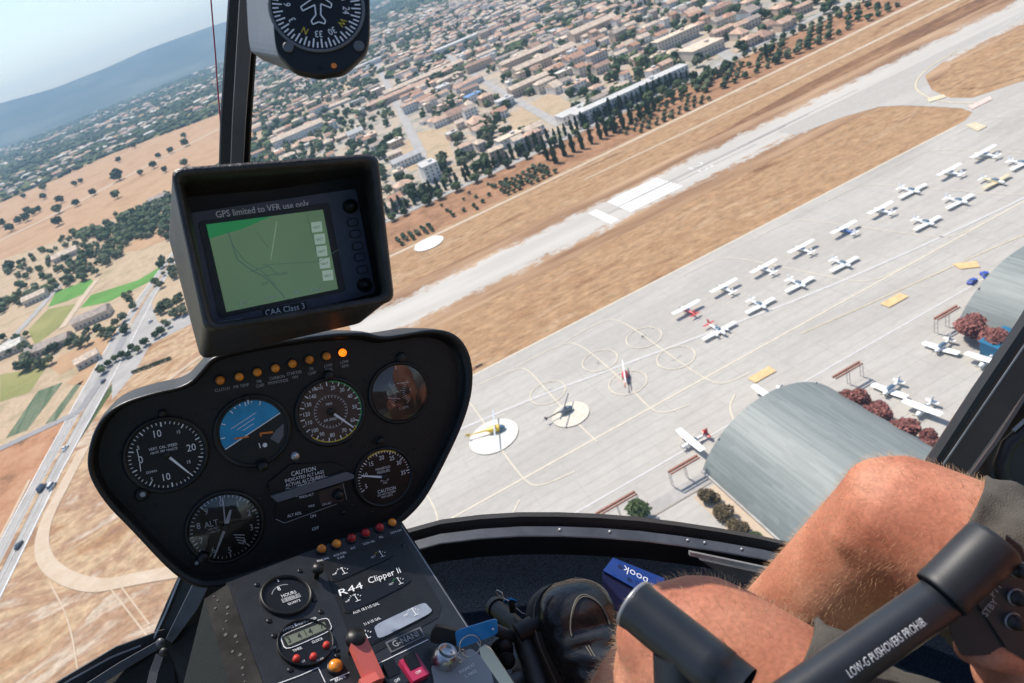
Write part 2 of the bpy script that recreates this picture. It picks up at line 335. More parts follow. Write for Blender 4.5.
# left side fields
psheet('farm_ground', [(-60, 270), (60, 235), (170, 190), (250, 200), (250, 300), (150, 330), (100, 400), (40, 500), (-60, 640)], -.12, 'tan_field')
psheet('orange_field', [(-30, 216), (30, 190), (60, 178), (109, 155), (170, 132), (262, 98), (262, 130), (215, 165), (168, 200), (110, 220), (60, 240), (-30, 270)], -.05, 'orange_field')
psheet('red_field', [(-40, 470), (78, 412), (60, 460), (20, 530), (-40, 610)], .03, 'red_earth')
psheet('green_field', [(48, 307), (56, 292), (91, 279), (95, 283), (88, 292), (67, 301)], -.02, 'green_field')
psheet('green_field', [(80, 308), (91, 295), (138, 280), (163, 265), (155, 279), (108, 302)], -.02, 'green_field')
psheet('olive_field', [(0, 375), (35, 368), (52, 358), (30, 392), (0, 402)], -.02, 'olive_field')
psheet('olive_field', [(28, 330), (48, 309), (80, 303), (66, 322), (35, 345)], -.02, 'olive_field')
psheet('crop_field', [(6, 438), (38, 391), (63, 382), (27, 430)], -.02, 'crop_rows')
psheet('crop_field', [(45, 424), (75, 385), (84, 380), (56, 420)], -.02, 'crop_rows')
psheet('pink_field', [(122, 252), (140, 235), (168, 225), (170, 238), (140, 250)], -.02, 'orange_field')
psheet('pink_field', [(66, 384), (100, 352), (118, 352), (90, 385)], -.02, 'orange_field')
psheet('pink_field', [(48, 365), (62, 355), (125, 325), (112, 345), (60, 375)], -.02, 'orange_field')
mb = MB()
def road(px, wd, m, z=.06, sm=2): ribbon(mb, smooth([G(*p) for p in px], sm), wd, z, m)
L1 = [(-80, 680), (-10, 560), (38, 470), (82, 390), (112, 338), (138, 298), (165, 262), (200, 215)]; L2 = [(-60, 700), (0, 600), (63, 470), (106, 392), (134, 338), (154, 298), (176, 262), (206, 215)]
a = [G(*p) for p in L1]; b = [G(*p) for p in L2]
for i in range(len(a)-1): mb.add([v+V((0, 0, .06)) for v in (a[i], a[i+1], b[i+1], b[i])], [(0, 1, 2, 3)], 'asphalt_pale')
tag(mb.build('highway'), kind='structure'); mb = MB()
for t, wd, m in ((.03, .5, 'paint_white'), (.30, .35, 'paint_worn'), (.5, 2.0, 'dry_field'), (.72, .35, 'paint_worn'), (.97, .5, 'paint_white')):
    ribbon(mb, [p.lerp(q, t) for p, q in zip(a, b)], wd, .12, m)
tag(mb.build('highway_marking'), kind='structure'); mb = MB()
psheet('road_junction', [(122, 345), (134, 322), (150, 300), (158, 322), (195, 312), (195, 322), (150, 345), (135, 372), (112, 400), (112, 380)], .04, 'asphalt_pale')
road([(-40, 358), (0, 350), (25, 325), (60, 285)], 7, 'asphalt_pale'); road([(-20, 250), (60, 212), (118, 181), (226, 125), (262, 108)], 14, 'path_dust'); road([(112, 258), (130, 232), (150, 212)], 9, 'path_dust')
road([(62, 328), (90, 288), (97, 280)], 6, 'path_dust'); road([(150, 395), (197, 358), (260, 320)], 2.6, 'path_dust')
road([(80, 455), (62, 490), (47, 520), (40, 552), (58, 576), (92, 586), (131, 578), (172, 572), (230, 560)], [2.2]*30, 'path_dust', .07, 2) if False else None
ribbon(mb, smooth([G(*p) for p in [(84, 448), (62, 490), (46, 520), (40, 548), (52, 572), (92, 588), (131, 580), (172, 572), (260, 560)]], 3), 5.6, .07, 'path_dust')
ribbon(mb, smooth([G(*p) for p in [(30, 480), (10, 520), (-20, 575), (-60, 640)]], 2), 1.6, .13, 'path_dust')
for q in ([(50, 583), (70, 620), (80, 683)], [(110, 588), (135, 620), (150, 640)], [(120, 585), (150, 625)]): ribbon(mb, smooth([G(*p) for p in q], 2), .5, .07, 'path_dust')
tag(mb.build('dirt_road'), kind='structure'); mb = MB()
ribbon(mb, [G(-60, 478), G(0, 449), G(75, 414)], 6.0, .1, 'asphalt_grey'); tag(mb.build('side_road'), kind='structure'); mb = MB()
ribbon(mb, smooth([G(78, 414), G(105, 375), G(128, 330)], 1), 5.0, .1, 'asphalt_grey'); tag(mb.build('service_road'), kind='structure')
# town ground, streets, bare lots
sheet('town_ground', [(-40, 445), (700, 452), (1500, 1500), (1700, 2500), (60, 2100), (-30, 700)], -.04, 'town_ground')
mb = MB(); ribbon(mb, [(-40, 450), (60, 451), (150, 450), (300, 458), (420, 468), (640, 480)], 8, .12, 'asphalt_pale')
ribbon(mb, [G(375, 60), G(421, 153), G(428, 185)], 9, .1, 'asphalt_pale'); ribbon(mb, [G(390, 77), G(420, 64), G(446, 55)], 16, .1, 'asphalt_pale'); ribbon(mb, [G(446, 55), G(485, 82), G(521, 103), G(560, 125)], 8, .1, 'asphalt_pale')
ribbon(mb, [G(735, 60), G(715, 48), G(690, 44)], 10, .1, 'asphalt_pale')
tag(mb.build('street'), kind='structure')
LOTS = [[(507, 115), (551, 93), (580, 107), (541, 122), (516, 137)], [(392, 151), (419, 132), (446, 127), (453, 156), (410, 172)], [(325, 92), (350, 80), (352, 88), (328, 97)], [(285, 125), (325, 98), (333, 106), (280, 128)], [(628, 68), (650, 66), (648, 78), (625, 80)], [(668, 60), (688, 52), (690, 58), (670, 66)], [(256, 132), (276, 128), (268, 150), (255, 155)]]
for l in LOTS: psheet('bare_lot', l, .03, 'tan_field')
# hills on the horizon
sil = [(-500, 262), (-300, 205), (-150, 158), (0, 103), (26, 96), (54, 88), (82, 77), (105, 68), (145, 50), (183, 36), (211, 26), (228, 21), (300, -2), (400, -38), (600, -112), (900, -225), (1300, -375)]
mb = MB(); rings = []
for i, (px, py) in enumerate(sil):
    d = F_+X_*((px-512)/FPX)+Y_*((py-341.5)/FPX); h = V((d.x, d.y, 0)); el = d.z/h.length; h.normalize(); ring = []
    for k in range(9):
        dist = 5600+k*400; t = k/7 if k <= 7 else .75
        z = (135+el*(5600+7*400))*(t**2.6)+noise.noise(V((px*.01, k*.7, 3)))*25*(t*(1-t)*4) if k <= 7 else 60
        ring.append(V((0, 0, 0))+h*dist+V((0, 0, z-2)))
    rings.append(ring)
mb.loft(rings, 'hill_forest', True, False, False); tag(mb.build('hills'), kind='structure')
HTOP = max(p.z for r in rings for p in r)
# haze
hz = bpy.data.materials.new('haze_air'); hz.use_nodes = True; n = hz.node_tree; n.nodes.remove(n.nodes['Principled BSDF'])
pv = n.nodes.new('ShaderNodeVolumePrincipled'); pv.inputs['Color'].default_value = (.44, .70, 1, 1); pv.inputs['Density'].default_value = 1.05e-4; pv.inputs['Anisotropy'].default_value = 0
n.links.new(pv.outputs[0], n.nodes['Material Output'].inputs['Volume'])
mb = MB(); mb.abox(-10000, 10000, -900, 10000, -1.3, HTOP+15, hz); tag(mb.build('haze'), kind='stuff')
# ================================================================ TOWN, TREES
rnd = random.Random(11)
def proj(p):
    d = V(p)-CAM; z = d.dot(F_)
    return (512+FPX*d.dot(X_)/z, 341.5+FPX*d.dot(Y_)/z) if z > .02 else (-9999, -9999)
def inpoly(x, y, P):
    c = False; j = len(P)-1
    for i in range(len(P)):
        if (P[i][1] > y) != (P[j][1] > y) and x < (P[j][0]-P[i][0])*(y-P[i][1])/(P[j][1]-P[i][1])+P[i][0]: c = not c
        j = i
    return c
roofs = [(.50, .28, .18), (.62, .41, .29), (.40, .25, .18), (.66, .52, .39), (.42, .34, .28), (.76, .70, .60)]
walls = [(.62, .54, .44), (.74, .71, .66), (.58, .44, .33), (.50, .46, .42)]
for i, c in enumerate(roofs): mat('roof_tile_%d' % i, c, .9, var=.22, scale=.35, bump=.3, bscale=2)
for i, c in enumerate(walls): mat('house_wall_%d' % i, c, .9, var=.08, scale=.4)
mat('window_dark', (.05, .06, .075), .3, var=.3, scale=.3); mat('flat_roof_pale', (.52, .51, .48), .9, var=.1, scale=.2); mat('blue_roof', (.12, .25, .48), .7, var=.2, scale=.3)
mat('foliage_dark', (.062, .092, .045), .9, var=.5, scale=.8, spec=.1); mat('foliage_mid', (.11, .145, .065), .9, var=.45, scale=.8, spec=.1); mat('foliage_grey', (.13, .15, .085), .9, var=.35, scale=.8, spec=.1)
mat('foliage_red', (.30, .13, .11), .9, var=.4, scale=1.2, spec=.1); mat('foliage_brown', (.17, .13, .075), .9, var=.4, scale=1.2, spec=.1); mat('bark', (.14, .10, .07), .95, var=.3, scale=3)
def house_into(mb, mbr, c, L, Wd, H, wm, rm, kind, rot=0.0):
    u = V((math.cos(rot), math.sin(rot), 0)); v = V((-u.y, u.x, 0)); c = V(c)
    mb.box(c+V((0, 0, H/2)), u*L/2, v*Wd/2, V((0, 0, H/2)), wm)
    n = max(2, int(L/3.2))
    for s in (-1, 1):                                  # window and door openings, standing 3 cm proud of the wall
        for k in range(n):
            for fl in range(max(1, int(H/2.9))):
                p = c+u*(L*((k+.5)/n-.5))+v*(s*(Wd/2+.03))+V((0, 0, 1.5+fl*2.9))
                mb.add([p+u*a+V((0, 0, b)) for a, b in ((-.55, -.7), (.55, -.7), (.55, .7), (-.55, .7))], [(0, 1, 2, 3)], 'window_dark')
    e = .45; z0 = V((0, 0, H+.02))
    P = [c+z0+u*(a*(L/2+e))+v*(b*(Wd/2+e)) for a, b in ((-1, -1), (1, -1), (1, 1), (-1, 1))]
    if kind == 'flat':
        mbr.prism(P, (0, 0, .4), rm); 
        mbr.box(c+V((L*.2*u.x, L*.2*u.y, H+1.2)), u*1.6, v*1.3, V((0, 0, .8)), wm)
    else:
        hr = Wd*.24; ins = L/2+e if kind == 'gable' else max(.3, L/2-Wd/2)
        r0, r1 = c+z0+V((0, 0, hr))-u*ins, c+z0+V((0, 0, hr))+u*ins
        mbr.add(P+[r0, r1], [(0, 1, 5, 4), (2, 3, 4, 5), (1, 2, 5), (3, 0, 4), (3, 2, 1, 0)], rm)
STREETS = [([G(375, 60), G(421, 153), G(428, 185)], 9), ([G(390, 77), G(420, 64), G(446, 55)], 12), ([G(446, 55), G(485, 82), G(521, 103), G(560, 125)], 8), ([G(735, 60), G(715, 48), G(690, 44)], 9)]
def near_street(x, y):
    for pts, wd in STREETS:
        for a, b in zip(pts, pts[1:]):
            t = max(0, min(1, ((x-a.x)*(b.x-a.x)+(y-a.y)*(b.y-a.y))/((b.x-a.x)**2+(b.y-a.y)**2)))
            if (x-a.x-t*(b.x-a.x))**2+(y-a.y-t*(b.y-a.y))**2 < (wd/2+6)**2: return True
    return False
TOWNP = [(375, 240), (395, 180), (400, 62), (470, -10), (560, -90), (1000, -120), (880, -20), (735, 55), (640, 90), (560, 135), (470, 180)]
SUBP = [(245, 215), (250, 70), (330, 20), (480, -60), (560, -90), (470, -10), (400, 62), (395, 180), (385, 225)]
occupied = []
# landmark buildings: px centre of the footprint, length, width, height, roof, wall, kind, label
LM = [((632, 101), 98, 11, 9, 'flat_roof_pale', 'house_wall_1', 'flat', 'long pale flat roofed school block with arched front beside the perimeter road'),
      ((702, 55), 30, 22, 8, 'roof_tile_3', 'house_wall_0', 'flat', 'tan flat roofed block at the street corner near the perimeter road'),
      ((676, 44), 44, 12, 9, 'roof_tile_3', 'house_wall_0', 'flat', 'long tan roofed block behind the school yard'),
      ((546, 66), 75, 15, 9, 'roof_tile_3', 'house_wall_2', 'gable', 'longest tan roofed hall in the middle of the town'),
      ((525, 63), 62, 12, 9, 'roof_tile_3', 'house_wall_2', 'gable', 'narrow tan roofed hall behind the longest hall in the town'),
      ((530, 90), 42, 12, 8, 'roof_tile_3', 'house_wall_2', 'gable', 'tan roofed hall at the end of the cross street'),
      ((594, 34), 60, 18, 10, 'roof_tile_3', 'house_wall_2', 'gable', 'large brown brick hall with a tan roof high in the town'),
      ((475, 102), 17, 12, 8, 'blue_roof', 'house_wall_1', 'flat', 'blue building among the terracotta roofs'),
      ((506, 106), 16, 12, 7, 'flat_roof_pale', 'house_wall_1', 'flat', 'grey white house right of the blue building'),
      ((462, 45), 95, 24, 8, 'flat_roof_pale', 'house_wall_1', 'flat', 'large white flat roofed warehouse at the back of the town'),
      ((408, 164), 26, 11, 6, 'flat_roof_pale', 'house_wall_1', 'gable', 'white shed in the bare lot beside the street'),
      ((433, 178), 12, 16, 12, 'flat_roof_pale', 'house_wall_1', 'flat', 'tall white apartment block by the perimeter road'),
      ((425, 82), 120, 14, 7, 'roof_tile_3', 'house_wall_2', 'gable', 'long low tan terrace left of the cross street'),
      ((400, 98), 90, 12, 7, 'roof_tile_1', 'house_wall_2', 'gable', 'long pink terrace in front of the low tan terrace'),
      ((300, 138), 70, 18, 9, 'roof_tile_3', 'house_wall_1', 'gable', 'pale institutional building with a tan roof above the display hood'),
      ((365, 68), 75, 20, 8, 'flat_roof_pale', 'house_wall_1', 'flat', 'long white roofed warehouse right of the compass'),
      ((575, 118), 26, 15, 6, 'flat_roof_pale', 'house_wall_1', 'flat', 'white entrance building left of the school block'),
      ((357, 137), 18, 14, 6, 'flat_roof_pale', 'house_wall_1', 'gable', 'blue grey shed between the pink houses above the display')]
for (px, L, Wd, H, rm, wm, kd, lab) in LM:
    g = G(*px); occupied.append((g.x, g.y, L/2+5, Wd/2+5))
    t = empty('building', g, lab, 'building'); a, b = MB(), MB()
    house_into(a, b, g, L, Wd, H, wm, rm, kd); a.build('wall', t); b.build('roof', t)
def free(x, y, L, Wd):
    return all(abs(x-ox) > (L/2+ol) or abs(y-oy) > (Wd/2+ow) for ox, oy, ol, ow in occupied)
cand = []
y = 474.0; row = 0
while y < 2600:
    dep = 14 if y < 700 else 16; x = -150.0+rnd.random()*20
    rowkind = rnd.random()
    while x < 1500:
        L = rnd.choice([7, 8, 9, 11, 13, 16, 20]) if rowkind < .75 else rnd.choice([18, 28, 36]); Wd = rnd.uniform(7, 11.5)
        cx, cy = x+L/2, y+rnd.uniform(-4, 4); q = proj((cx, cy, 0)); x += L+rnd.choice([.6, .8, 3, 6, 9])
        if rnd.random() < .16: x += rnd.uniform(6, 26)
        if not (-60 < q[0] < 1100 and -60 < q[1] < 300): continue
        if inpoly(*q, TOWNP): pr = .68
        elif inpoly(*q, SUBP): pr = .42 if noise.noise(V((cx*.006, cy*.006, 2))) > -.1 else .1
        else: continue
        if near_street(cx, cy) or any(inpoly(q[0], q[1], l) for l in LOTS) or not free(cx, cy, L, Wd): continue
        if rnd.random() > pr: continue
        rk = rnd.random(); ri = rnd.choice([0, 1, 1, 2, 3, 3, 4]); kd = 'gable' if rk < .5 else 'hip' if rk < .75 else 'flat'
        if rnd.random() < .12: Wd *= rnd.uniform(1.3, 2.0)
        rmn = 'roof_tile_%d' % ri if kd != 'flat' else rnd.choice(['flat_roof_pale', 'roof_tile_5', 'roof_tile_3', 'roof_tile_1', 'roof_tile_1'])
        cand.append(((cx, cy, 0), L, Wd, rnd.choice([3.2, 6, 6, 6.3, 9]), 'house_wall_%d' % rnd.choice([0, 1, 1, 2, 3]), rmn, kd, rnd.choice([rnd.uniform(-.06, .06), rnd.uniform(-.2, .2)]), (V((cx, cy, 0))-CAM).length))
    y += dep+rnd.choice([2, 5, 9]) if row % 2 == 0 else dep+10; row += 1
cand.sort(key=lambda c: c[-1])
nm = {'gable': 'terracotta gabled house in the town beyond the runway', 'hip': 'hip roofed house in the town beyond the runway', 'flat': 'flat roofed house in the town beyond the runway'}
cnt = 0
def onview(c): q = proj(c[0]); return -10 < q[0] < 1030 and -8 < q[1] < 260 and not (170 < q[0] < 378 and q[1] > 160)
vis = [c for c in cand if onview(c)]; first = {id(c) for c in vis[:282]}
rest = MB()
for c in cand:
    (p, L, Wd, H, wm, rm, kd, rot, _) = c
    if id(c) in first:
        t = empty('house', V(p), nm[kd], 'house', {'gable': 'gabled houses of the town', 'hip': 'hip roofed houses of the town', 'flat': 'flat roofed houses of the town'}[kd]); a, b = MB(), MB()
        house_into(a, b, p, L, Wd, H, wm, rm, kd, rot); a.build('wall', t); b.build('roof', t)
    elif onview(c): house_into(rest, rest, p, L, Wd, H, wm, rm, kd, rot)
# farther suburbs and the villages of the plain
for i in range(5200):
    yy = 700+5200*rnd.random()**1.3; xx = rnd.uniform(-2000, 2200); q = proj((xx, yy, 0))
    if not (-10 < q[0] < 1030 and -10 < q[1] < 210) or inpoly(*q, TOWNP) or (inpoly(*q, SUBP) and yy < 1900): continue
    if inpoly(*q, [(-30, 216), (60, 178), (109, 155), (262, 98), (262, 140), (165, 200), (-30, 275)]) or yy < 1500: continue
    if noise.noise(V((xx*.0016, yy*.0016, 5))) < -.05: continue
    s = 1+yy/4500; house_into(rest, rest, (xx, yy, 0), rnd.uniform(9, 22)*s, rnd.uniform(8, 11)*s, 5, 'house_wall_%d' % rnd.choice([0, 1, 3]), 'roof_tile_%d' % rnd.choice([0, 1, 3, 4, 5]), 'hip', rnd.uniform(-.3, .3))
tag(rest.build('distant_houses'), kind='stuff')
for (px, L, Wd, H, lab) in [((95, 320), 26, 12, 5, 'pale farm shed right of the dark tree belt'), ((12, 352), 22, 12, 5, 'white roofed farmhouse at the left edge of the picture'), ((68, 257), 26, 14, 5, 'cream farmhouse in front of the wood'), ((38, 300), 20, 11, 5, 'tan roofed house beside the farm road'), ((160, 202), 22, 12, 6, 'white house between the trees left of the display'), ((90, 362), 14, 9, 4, 'small grey shed beside the pink field'), ((52, 348), 30, 12, 4, 'grey greenhouse beside the dark trees')]:
    g = G(*px); t = empty('building', g, lab, 'building'); a, b = MB(), MB(); house_into(a, b, g, L, Wd, H, 'house_wall_0', 'roof_tile_%d' % rnd.choice([3, 4, 5]), 'gable', rnd.uniform(-.4, .4)); a.build('wall', t); b.build('roof', t)

# ---------------------------------------------------------------- trees
def crown_geo(seed, n=3, jag=.28, sx=1, sz=1, cell=1.5):
    bm = bmesh.new(); bmesh.ops.create_icosphere(bm, subdivisions=n, radius=1); vs = []
    for v in bm.verts:
        q = v.co.copy(); k = 1+jag*noise.noise(q*cell+V((seed*7.1, 0, 0)))*1.6+jag*.8*noise.noise(q*cell*3+V((0, seed*3.3, 0)))
        vs.append(V((q.x*k*sx, q.y*k*sx, q.z*k*sz)))
    fs = [tuple(v.index for v in f.verts) for f in bm.faces]; bm.free(); return vs, fs
def leafy_geo(seed, n, size, sx=1.0, sz=1.0, fill=.45):   # small leaf clumps through the crown's volume
    r = random.Random(seed); lob = [V((r.uniform(-.55, .55)*sx, r.uniform(-.55, .55)*sx, r.uniform(-.35, .6)*sz)) for _ in range(7)]; vs = []; fs = []
    for i in range(n):
        c = lob[i % 7]; d = V((r.gauss(0, 1), r.gauss(0, 1), r.gauss(0, 1))).normalized(); p = c+d*(fill+(.62-fill)*r.random())*V((1, 1, 1)).x
        a = V((r.gauss(0, 1), r.gauss(0, 1), r.gauss(0, 1))).normalized(); b = a.orthogonal().normalized(); s = size*r.uniform(.6, 1.3); o = len(vs)
        vs += [p-a*s, p-b*s*.6, p+a*s, p+b*s*.6]; fs.append((o, o+1, o+2, o+3))
    return vs, fs
def xf(g, c, sx, sz, a=0.0):
    ca, sa = math.cos(a), math.sin(a); c = V(c); return [c+V(((v.x*ca-v.y*sa)*sx, (v.x*sa+v.y*ca)*sx, v.z*sz)) for v in g[0]], g[1]
def proto_tree(name, geo, fm, r, h, trunk=1.0, tr=.18):
    t = empty(name, (0, 0, 0)); a = MB(); a.add(*xf(geo, (0, 0, trunk+h), r, h), fm); a.build('crown', t)
    b = MB(); b.tube([(0, 0, -.2), (.05, 0, trunk*.7), (0, .05, trunk+h*.7)], [tr, tr*.75, tr*.3], 'bark', 6)
    for q in range(3):
        an = q*2.1+.4; b.tube([(0, 0, trunk*.8), (math.cos(an)*r*.45, math.sin(an)*r*.45, trunk+h*.9)], [tr*.5, tr*.2], 'bark', 5)
    b.build('trunk', t); return t
geos = [crown_geo(i, 2, .45, cell=1.9) for i in range(6)]
def wash(o): bpy.data.objects.remove(o)
protos = {}
def place(kind, p, s, label, cat, group, sz=None):
    k = protos[kind]; src = rnd.choice(k); c = copy_tree(src); c.location = V((p[0], p[1], 0)); c.rotation_euler.z = rnd.uniform(0, 6.28); c.scale = (s, s, sz or s)
    tag(c, label, cat, group); return c
protos['round'] = [proto_tree('tree', crown_geo(i, 3, .45, cell=2), ('foliage_dark', 'foliage_mid', 'foliage_dark')[i % 3], 1, .8, .5, .1) for i in range(6)]
protos['pale'] = [proto_tree('tree', crown_geo(i+9, 3, .4, cell=2), 'foliage_grey', 1, .75, .6, .1) for i in range(3)]
protos['bush'] = [proto_tree('orchard_tree', crown_geo(i+19, 2, .5, cell=2), ('foliage_grey', 'foliage_dark')[i % 2], 1, .8, .3, .08) for i in range(4)]
cyg = []
for i in range(4):
    r = random.Random(i+3); vs = []; fs = []
    for q in range(700):
        z = r.random(); rad = .16*math.sin(math.pi*min(1, z*.9+.12))**.6*(1+.3*math.sin(z*14+i))*r.uniform(.5, 1); an = r.uniform(0, 6.28)
        p = V((rad*math.cos(an), rad*math.sin(an), z)); a = V((math.cos(an+1.3)*.5, math.sin(an+1.3)*.5, 1)).normalized()*.05; b = V((math.cos(an+1.57), math.sin(an+1.57), 0))*.03; o = len(vs)
        vs += [p-a, p-b, p+a, p+b]; fs.append((o, o+1, o+2, o+3))
    t = empty('cypress_tree', (0, 0, 0)); a = MB(); a.add(vs, fs, 'foliage_dark'); a.add(*xf(geos[i], (0, 0, .5), .10, .42), 'foliage_dark'); a.build('crown', t); b = MB(); b.tube([(0, 0, -.02), (0, 0, .4)], [.02, .012], 'bark', 6); b.build('trunk', t); cyg.append(t)
protos['cyp'] = cyg
allproto = [o for l in protos.values() for o in l]
# cypress row along the orchard edge and the one in front of the terraces
for px in [(548, 160), (556, 163), (565, 156), (574, 152), (583, 149), (592, 144), (601, 139), (607, 136), (615, 133), (624, 129), (632, 124), (641, 120), (649, 116), (767, 60), (655, 111)]:
    g = G(*px); place('cyp', g, rnd.uniform(11, 14), 'dark cypress standing in the row on the orange orchard soil', 'tree', 'cypresses along the orchard')
for i in range(50):
    x = 40+i*4.9+rnd.uniform(-1, 1); yy = 459+rnd.uniform(-1.5, 1.5) + max(0, (x-200)*.03)
    place('cyp', (x, yy), rnd.uniform(7, 12), 'dark cypress in the street row before the terraces', 'tree', 'cypresses before the terraces')
for i in range(19):
    x = 212+i*4.6; place('cyp', (x, 456.5+(x-210)*.05+rnd.uniform(-.8, .8)), rnd.uniform(6, 8.5), 'dark cypress in the row before the pale school block', 'tree', 'cypresses before the school')
for i in range(22):
    x = 30+i*13+rnd.uniform(-3, 3); place('round', (x, 445+max(0, (x-150)*.03)), rnd.uniform(2.2, 3.4), 'round green street tree beside the perimeter road', 'tree', 'street trees of the perimeter road')
n_or = 0
def orchard(x0, x1, y0, y1, dx, dy, s, kind, lab, grp, nm, miss=.1, slant=0):
    global n_or
    x = x0
    while x < x1:
        yy = y0
        while yy < y1:
            q = proj((x, yy, 0))
            if rnd.random() > miss and q[0] > 385 and n_or < 295:
                place(kind, (x+rnd.uniform(-.3, .3)+(yy-y0)*slant, yy+rnd.uniform(-.3, .3)), rnd.uniform(*s), lab, 'tree', grp); n_or += 1
            yy += dy
        x += dx
orchard(38, 60, 392, 408, 4.2, 4.4, (1.1, 1.6), 'bush', 'low leafy orchard bush beside the white ground circle', 'orchard bushes by the ground circle', 'bush')
orchard(112, 146, 393, 418, 4.2, 6, (1.2, 1.9), 'bush', 'dark orchard bush in the rows left of the cypresses', 'orchard bushes left of the cypresses', 'bush', .08)
orchard(76, 112, 393, 430, 7, 7, (.9, 1.6), 'bush', 'scattered low bush on the orange orchard soil', 'scattered bushes of the orchard', 'bush', .6)
orchard(205, 268, 394, 434, 6, 8, (1.2, 1.8), 'bush', 'pale orchard tree in the grid before the school block', 'orchard trees before the school', 'bush', .12)
orchard(276, 440, 404, 452, 9, 9, (1.8, 2.8), 'bush', 'grey green olive tree in the grove beyond the airfield', 'olive trees of the grove', 'tree', .18)
for px in [(660, 104), (671, 100), (684, 95), (696, 88), (705, 84), (648, 108), (727, 72), (714, 78), (770, 55), (776, 64), (836, 14), (863, 2), (745, 52), (826, 14), (612, 128), (640, 112)]:
    place('round', G(*px), rnd.uniform(2.6, 4), 'round orchard edge tree near the school block', 'tree', 'trees at the edge of the orchard')
# trees in the town and on the farmland, nearest ones as things
tc = []
for i in range(11000):
    yy = 460+1500*rnd.random()**1.25; xx = rnd.uniform(-150, 1100); q = proj((xx, yy, 0))
    if inpoly(*q, TOWNP) or inpoly(*q, SUBP):
        if near_street(xx, yy) or inpoly(*q, LOTS[0]) or inpoly(*q, LOTS[1]): continue
        den = .55 if inpoly(*q, SUBP) else (.62 if noise.noise(V((xx*.012, yy*.012, 8))) > -.05 else .34)
        if rnd.random() < den: tc.append((xx, yy, rnd.uniform(1.8, 4.4), 'town'))
belts = [([(-10, 318), (0, 300), (60, 285), (75, 262), (110, 232), (150, 205), (170, 195), (172, 232), (140, 240), (100, 275), (40, 300)], .0165, 3.1), ([(30, 352), (60, 345), (75, 335), (110, 322), (130, 318), (128, 335), (70, 352), (40, 372), (20, 368)], .02, 2.9),
         ([(150, 320), (170, 302), (182, 298), (190, 318), (170, 328)], .03, 2.6), ([(60, 240), (170, 196), (240, 165), (240, 200), (170, 240)], .008, 3.5), ([(150, 270), (170, 255), (180, 280), (160, 295)], .012, 2.6),
         ([(95, 262), (112, 255), (135, 240), (165, 225), (165, 222), (130, 232)], .02, 2.4), ([(-10, 320), (-10, 380), (30, 370), (40, 340)], .006, 3), ([(122, 292), (130, 290), (138, 310), (130, 312)], .02, 2.4),
         ([(0, 275), (60, 240), (150, 200), (160, 215), (40, 300)], .004, 3)]
for P, dn, s in belts:
    gs = [G(*p) for p in P]; x0, x1 = min(g.x for g in gs), max(g.x for g in gs); y0, y1 = min(g.y for g in gs), max(g.y for g in gs)
    for i in range(int((x1-x0)*(y1-y0)*dn*.75)):
        xx, yy = rnd.uniform(x0, x1), rnd.uniform(y0, y1); q = proj((xx, yy, 0))
        if inpoly(*q, P): tc.append((xx, yy, rnd.uniform(.6, 1.2)*s, 'farm'))
for px in [(120, 180), (95, 195), (118, 198), (62, 203), (45, 190), (45, 199), (40, 212), (29, 213), (52, 178), (28, 221), (12, 231), (20, 223), (4, 226), (35, 215), (78, 206), (60, 213), (155, 168), (160, 158), (172, 153), (166, 172), (187, 146), (120, 162), (135, 148), (142, 175), (185, 138), (76, 186), (82, 183), (12, 270), (60, 225), (186, 166), (38, 185), (18, 195), (25, 198), (54, 168), (70, 172)]:
    g = G(*px); s = 9 if px == (120, 180) else rnd.uniform(4, 6.5); tag(place('round', g, s, 'dark round tree standing alone on the orange field', 'tree', 'lone trees of the orange field'), 'largest dark tree beside the track through the orange field' if s == 9 else None, None, None)
for px in [(104, 373), (110, 366), (117, 361), (124, 358), (130, 357), (139, 352), (147, 345), (163, 334), (157, 338), (133, 350)]:
    place('round', G(*px), rnd.uniform(1.8, 2.6), 'dark bush beside the road junction', 'bush', 'bushes beside the road junction')
for i in range(16):
    place('bush', G(134+i*2.4, 373-i*.9), 1.0, 'tiny dark shrub in the line on the dry field', 'bush', 'shrubs in a line on the dry field')
tc.sort(key=lambda t: (t[0])**2+(t[1])**2+135**2)
k = {'town': 0, 'farm': 0}; rest = MB()
lab = {'town': ('round green tree between the town houses', 'trees between the town houses'), 'farm': ('dark tree of the farmland wood on the left', 'trees of the farmland on the left')}
for t in tc:
    if k[t[3]] < 120: place(rnd.choice(['round', 'round', 'pale'] if t[3] == 'town' else ['round', 'pale', 'pale']), t, t[2], lab[t[3]][0], 'tree', lab[t[3]][1]); k[t[3]] += 1
    else:
        rest.add(*xf(geos[rnd.randrange(6)], (t[0], t[1], t[2]*1.1), t[2], t[2]*.9, rnd.uniform(0, 6)), rnd.choice(['foliage_dark', 'foliage_mid', 'foliage_dark', 'foliage_grey'] if t[3] == 'town' else ['foliage_dark', 'foliage_mid', 'foliage_grey']))
tag(rest.build('town_trees'), kind='stuff')
rest = MB(); oc = crown_geo(3, 1, .5)
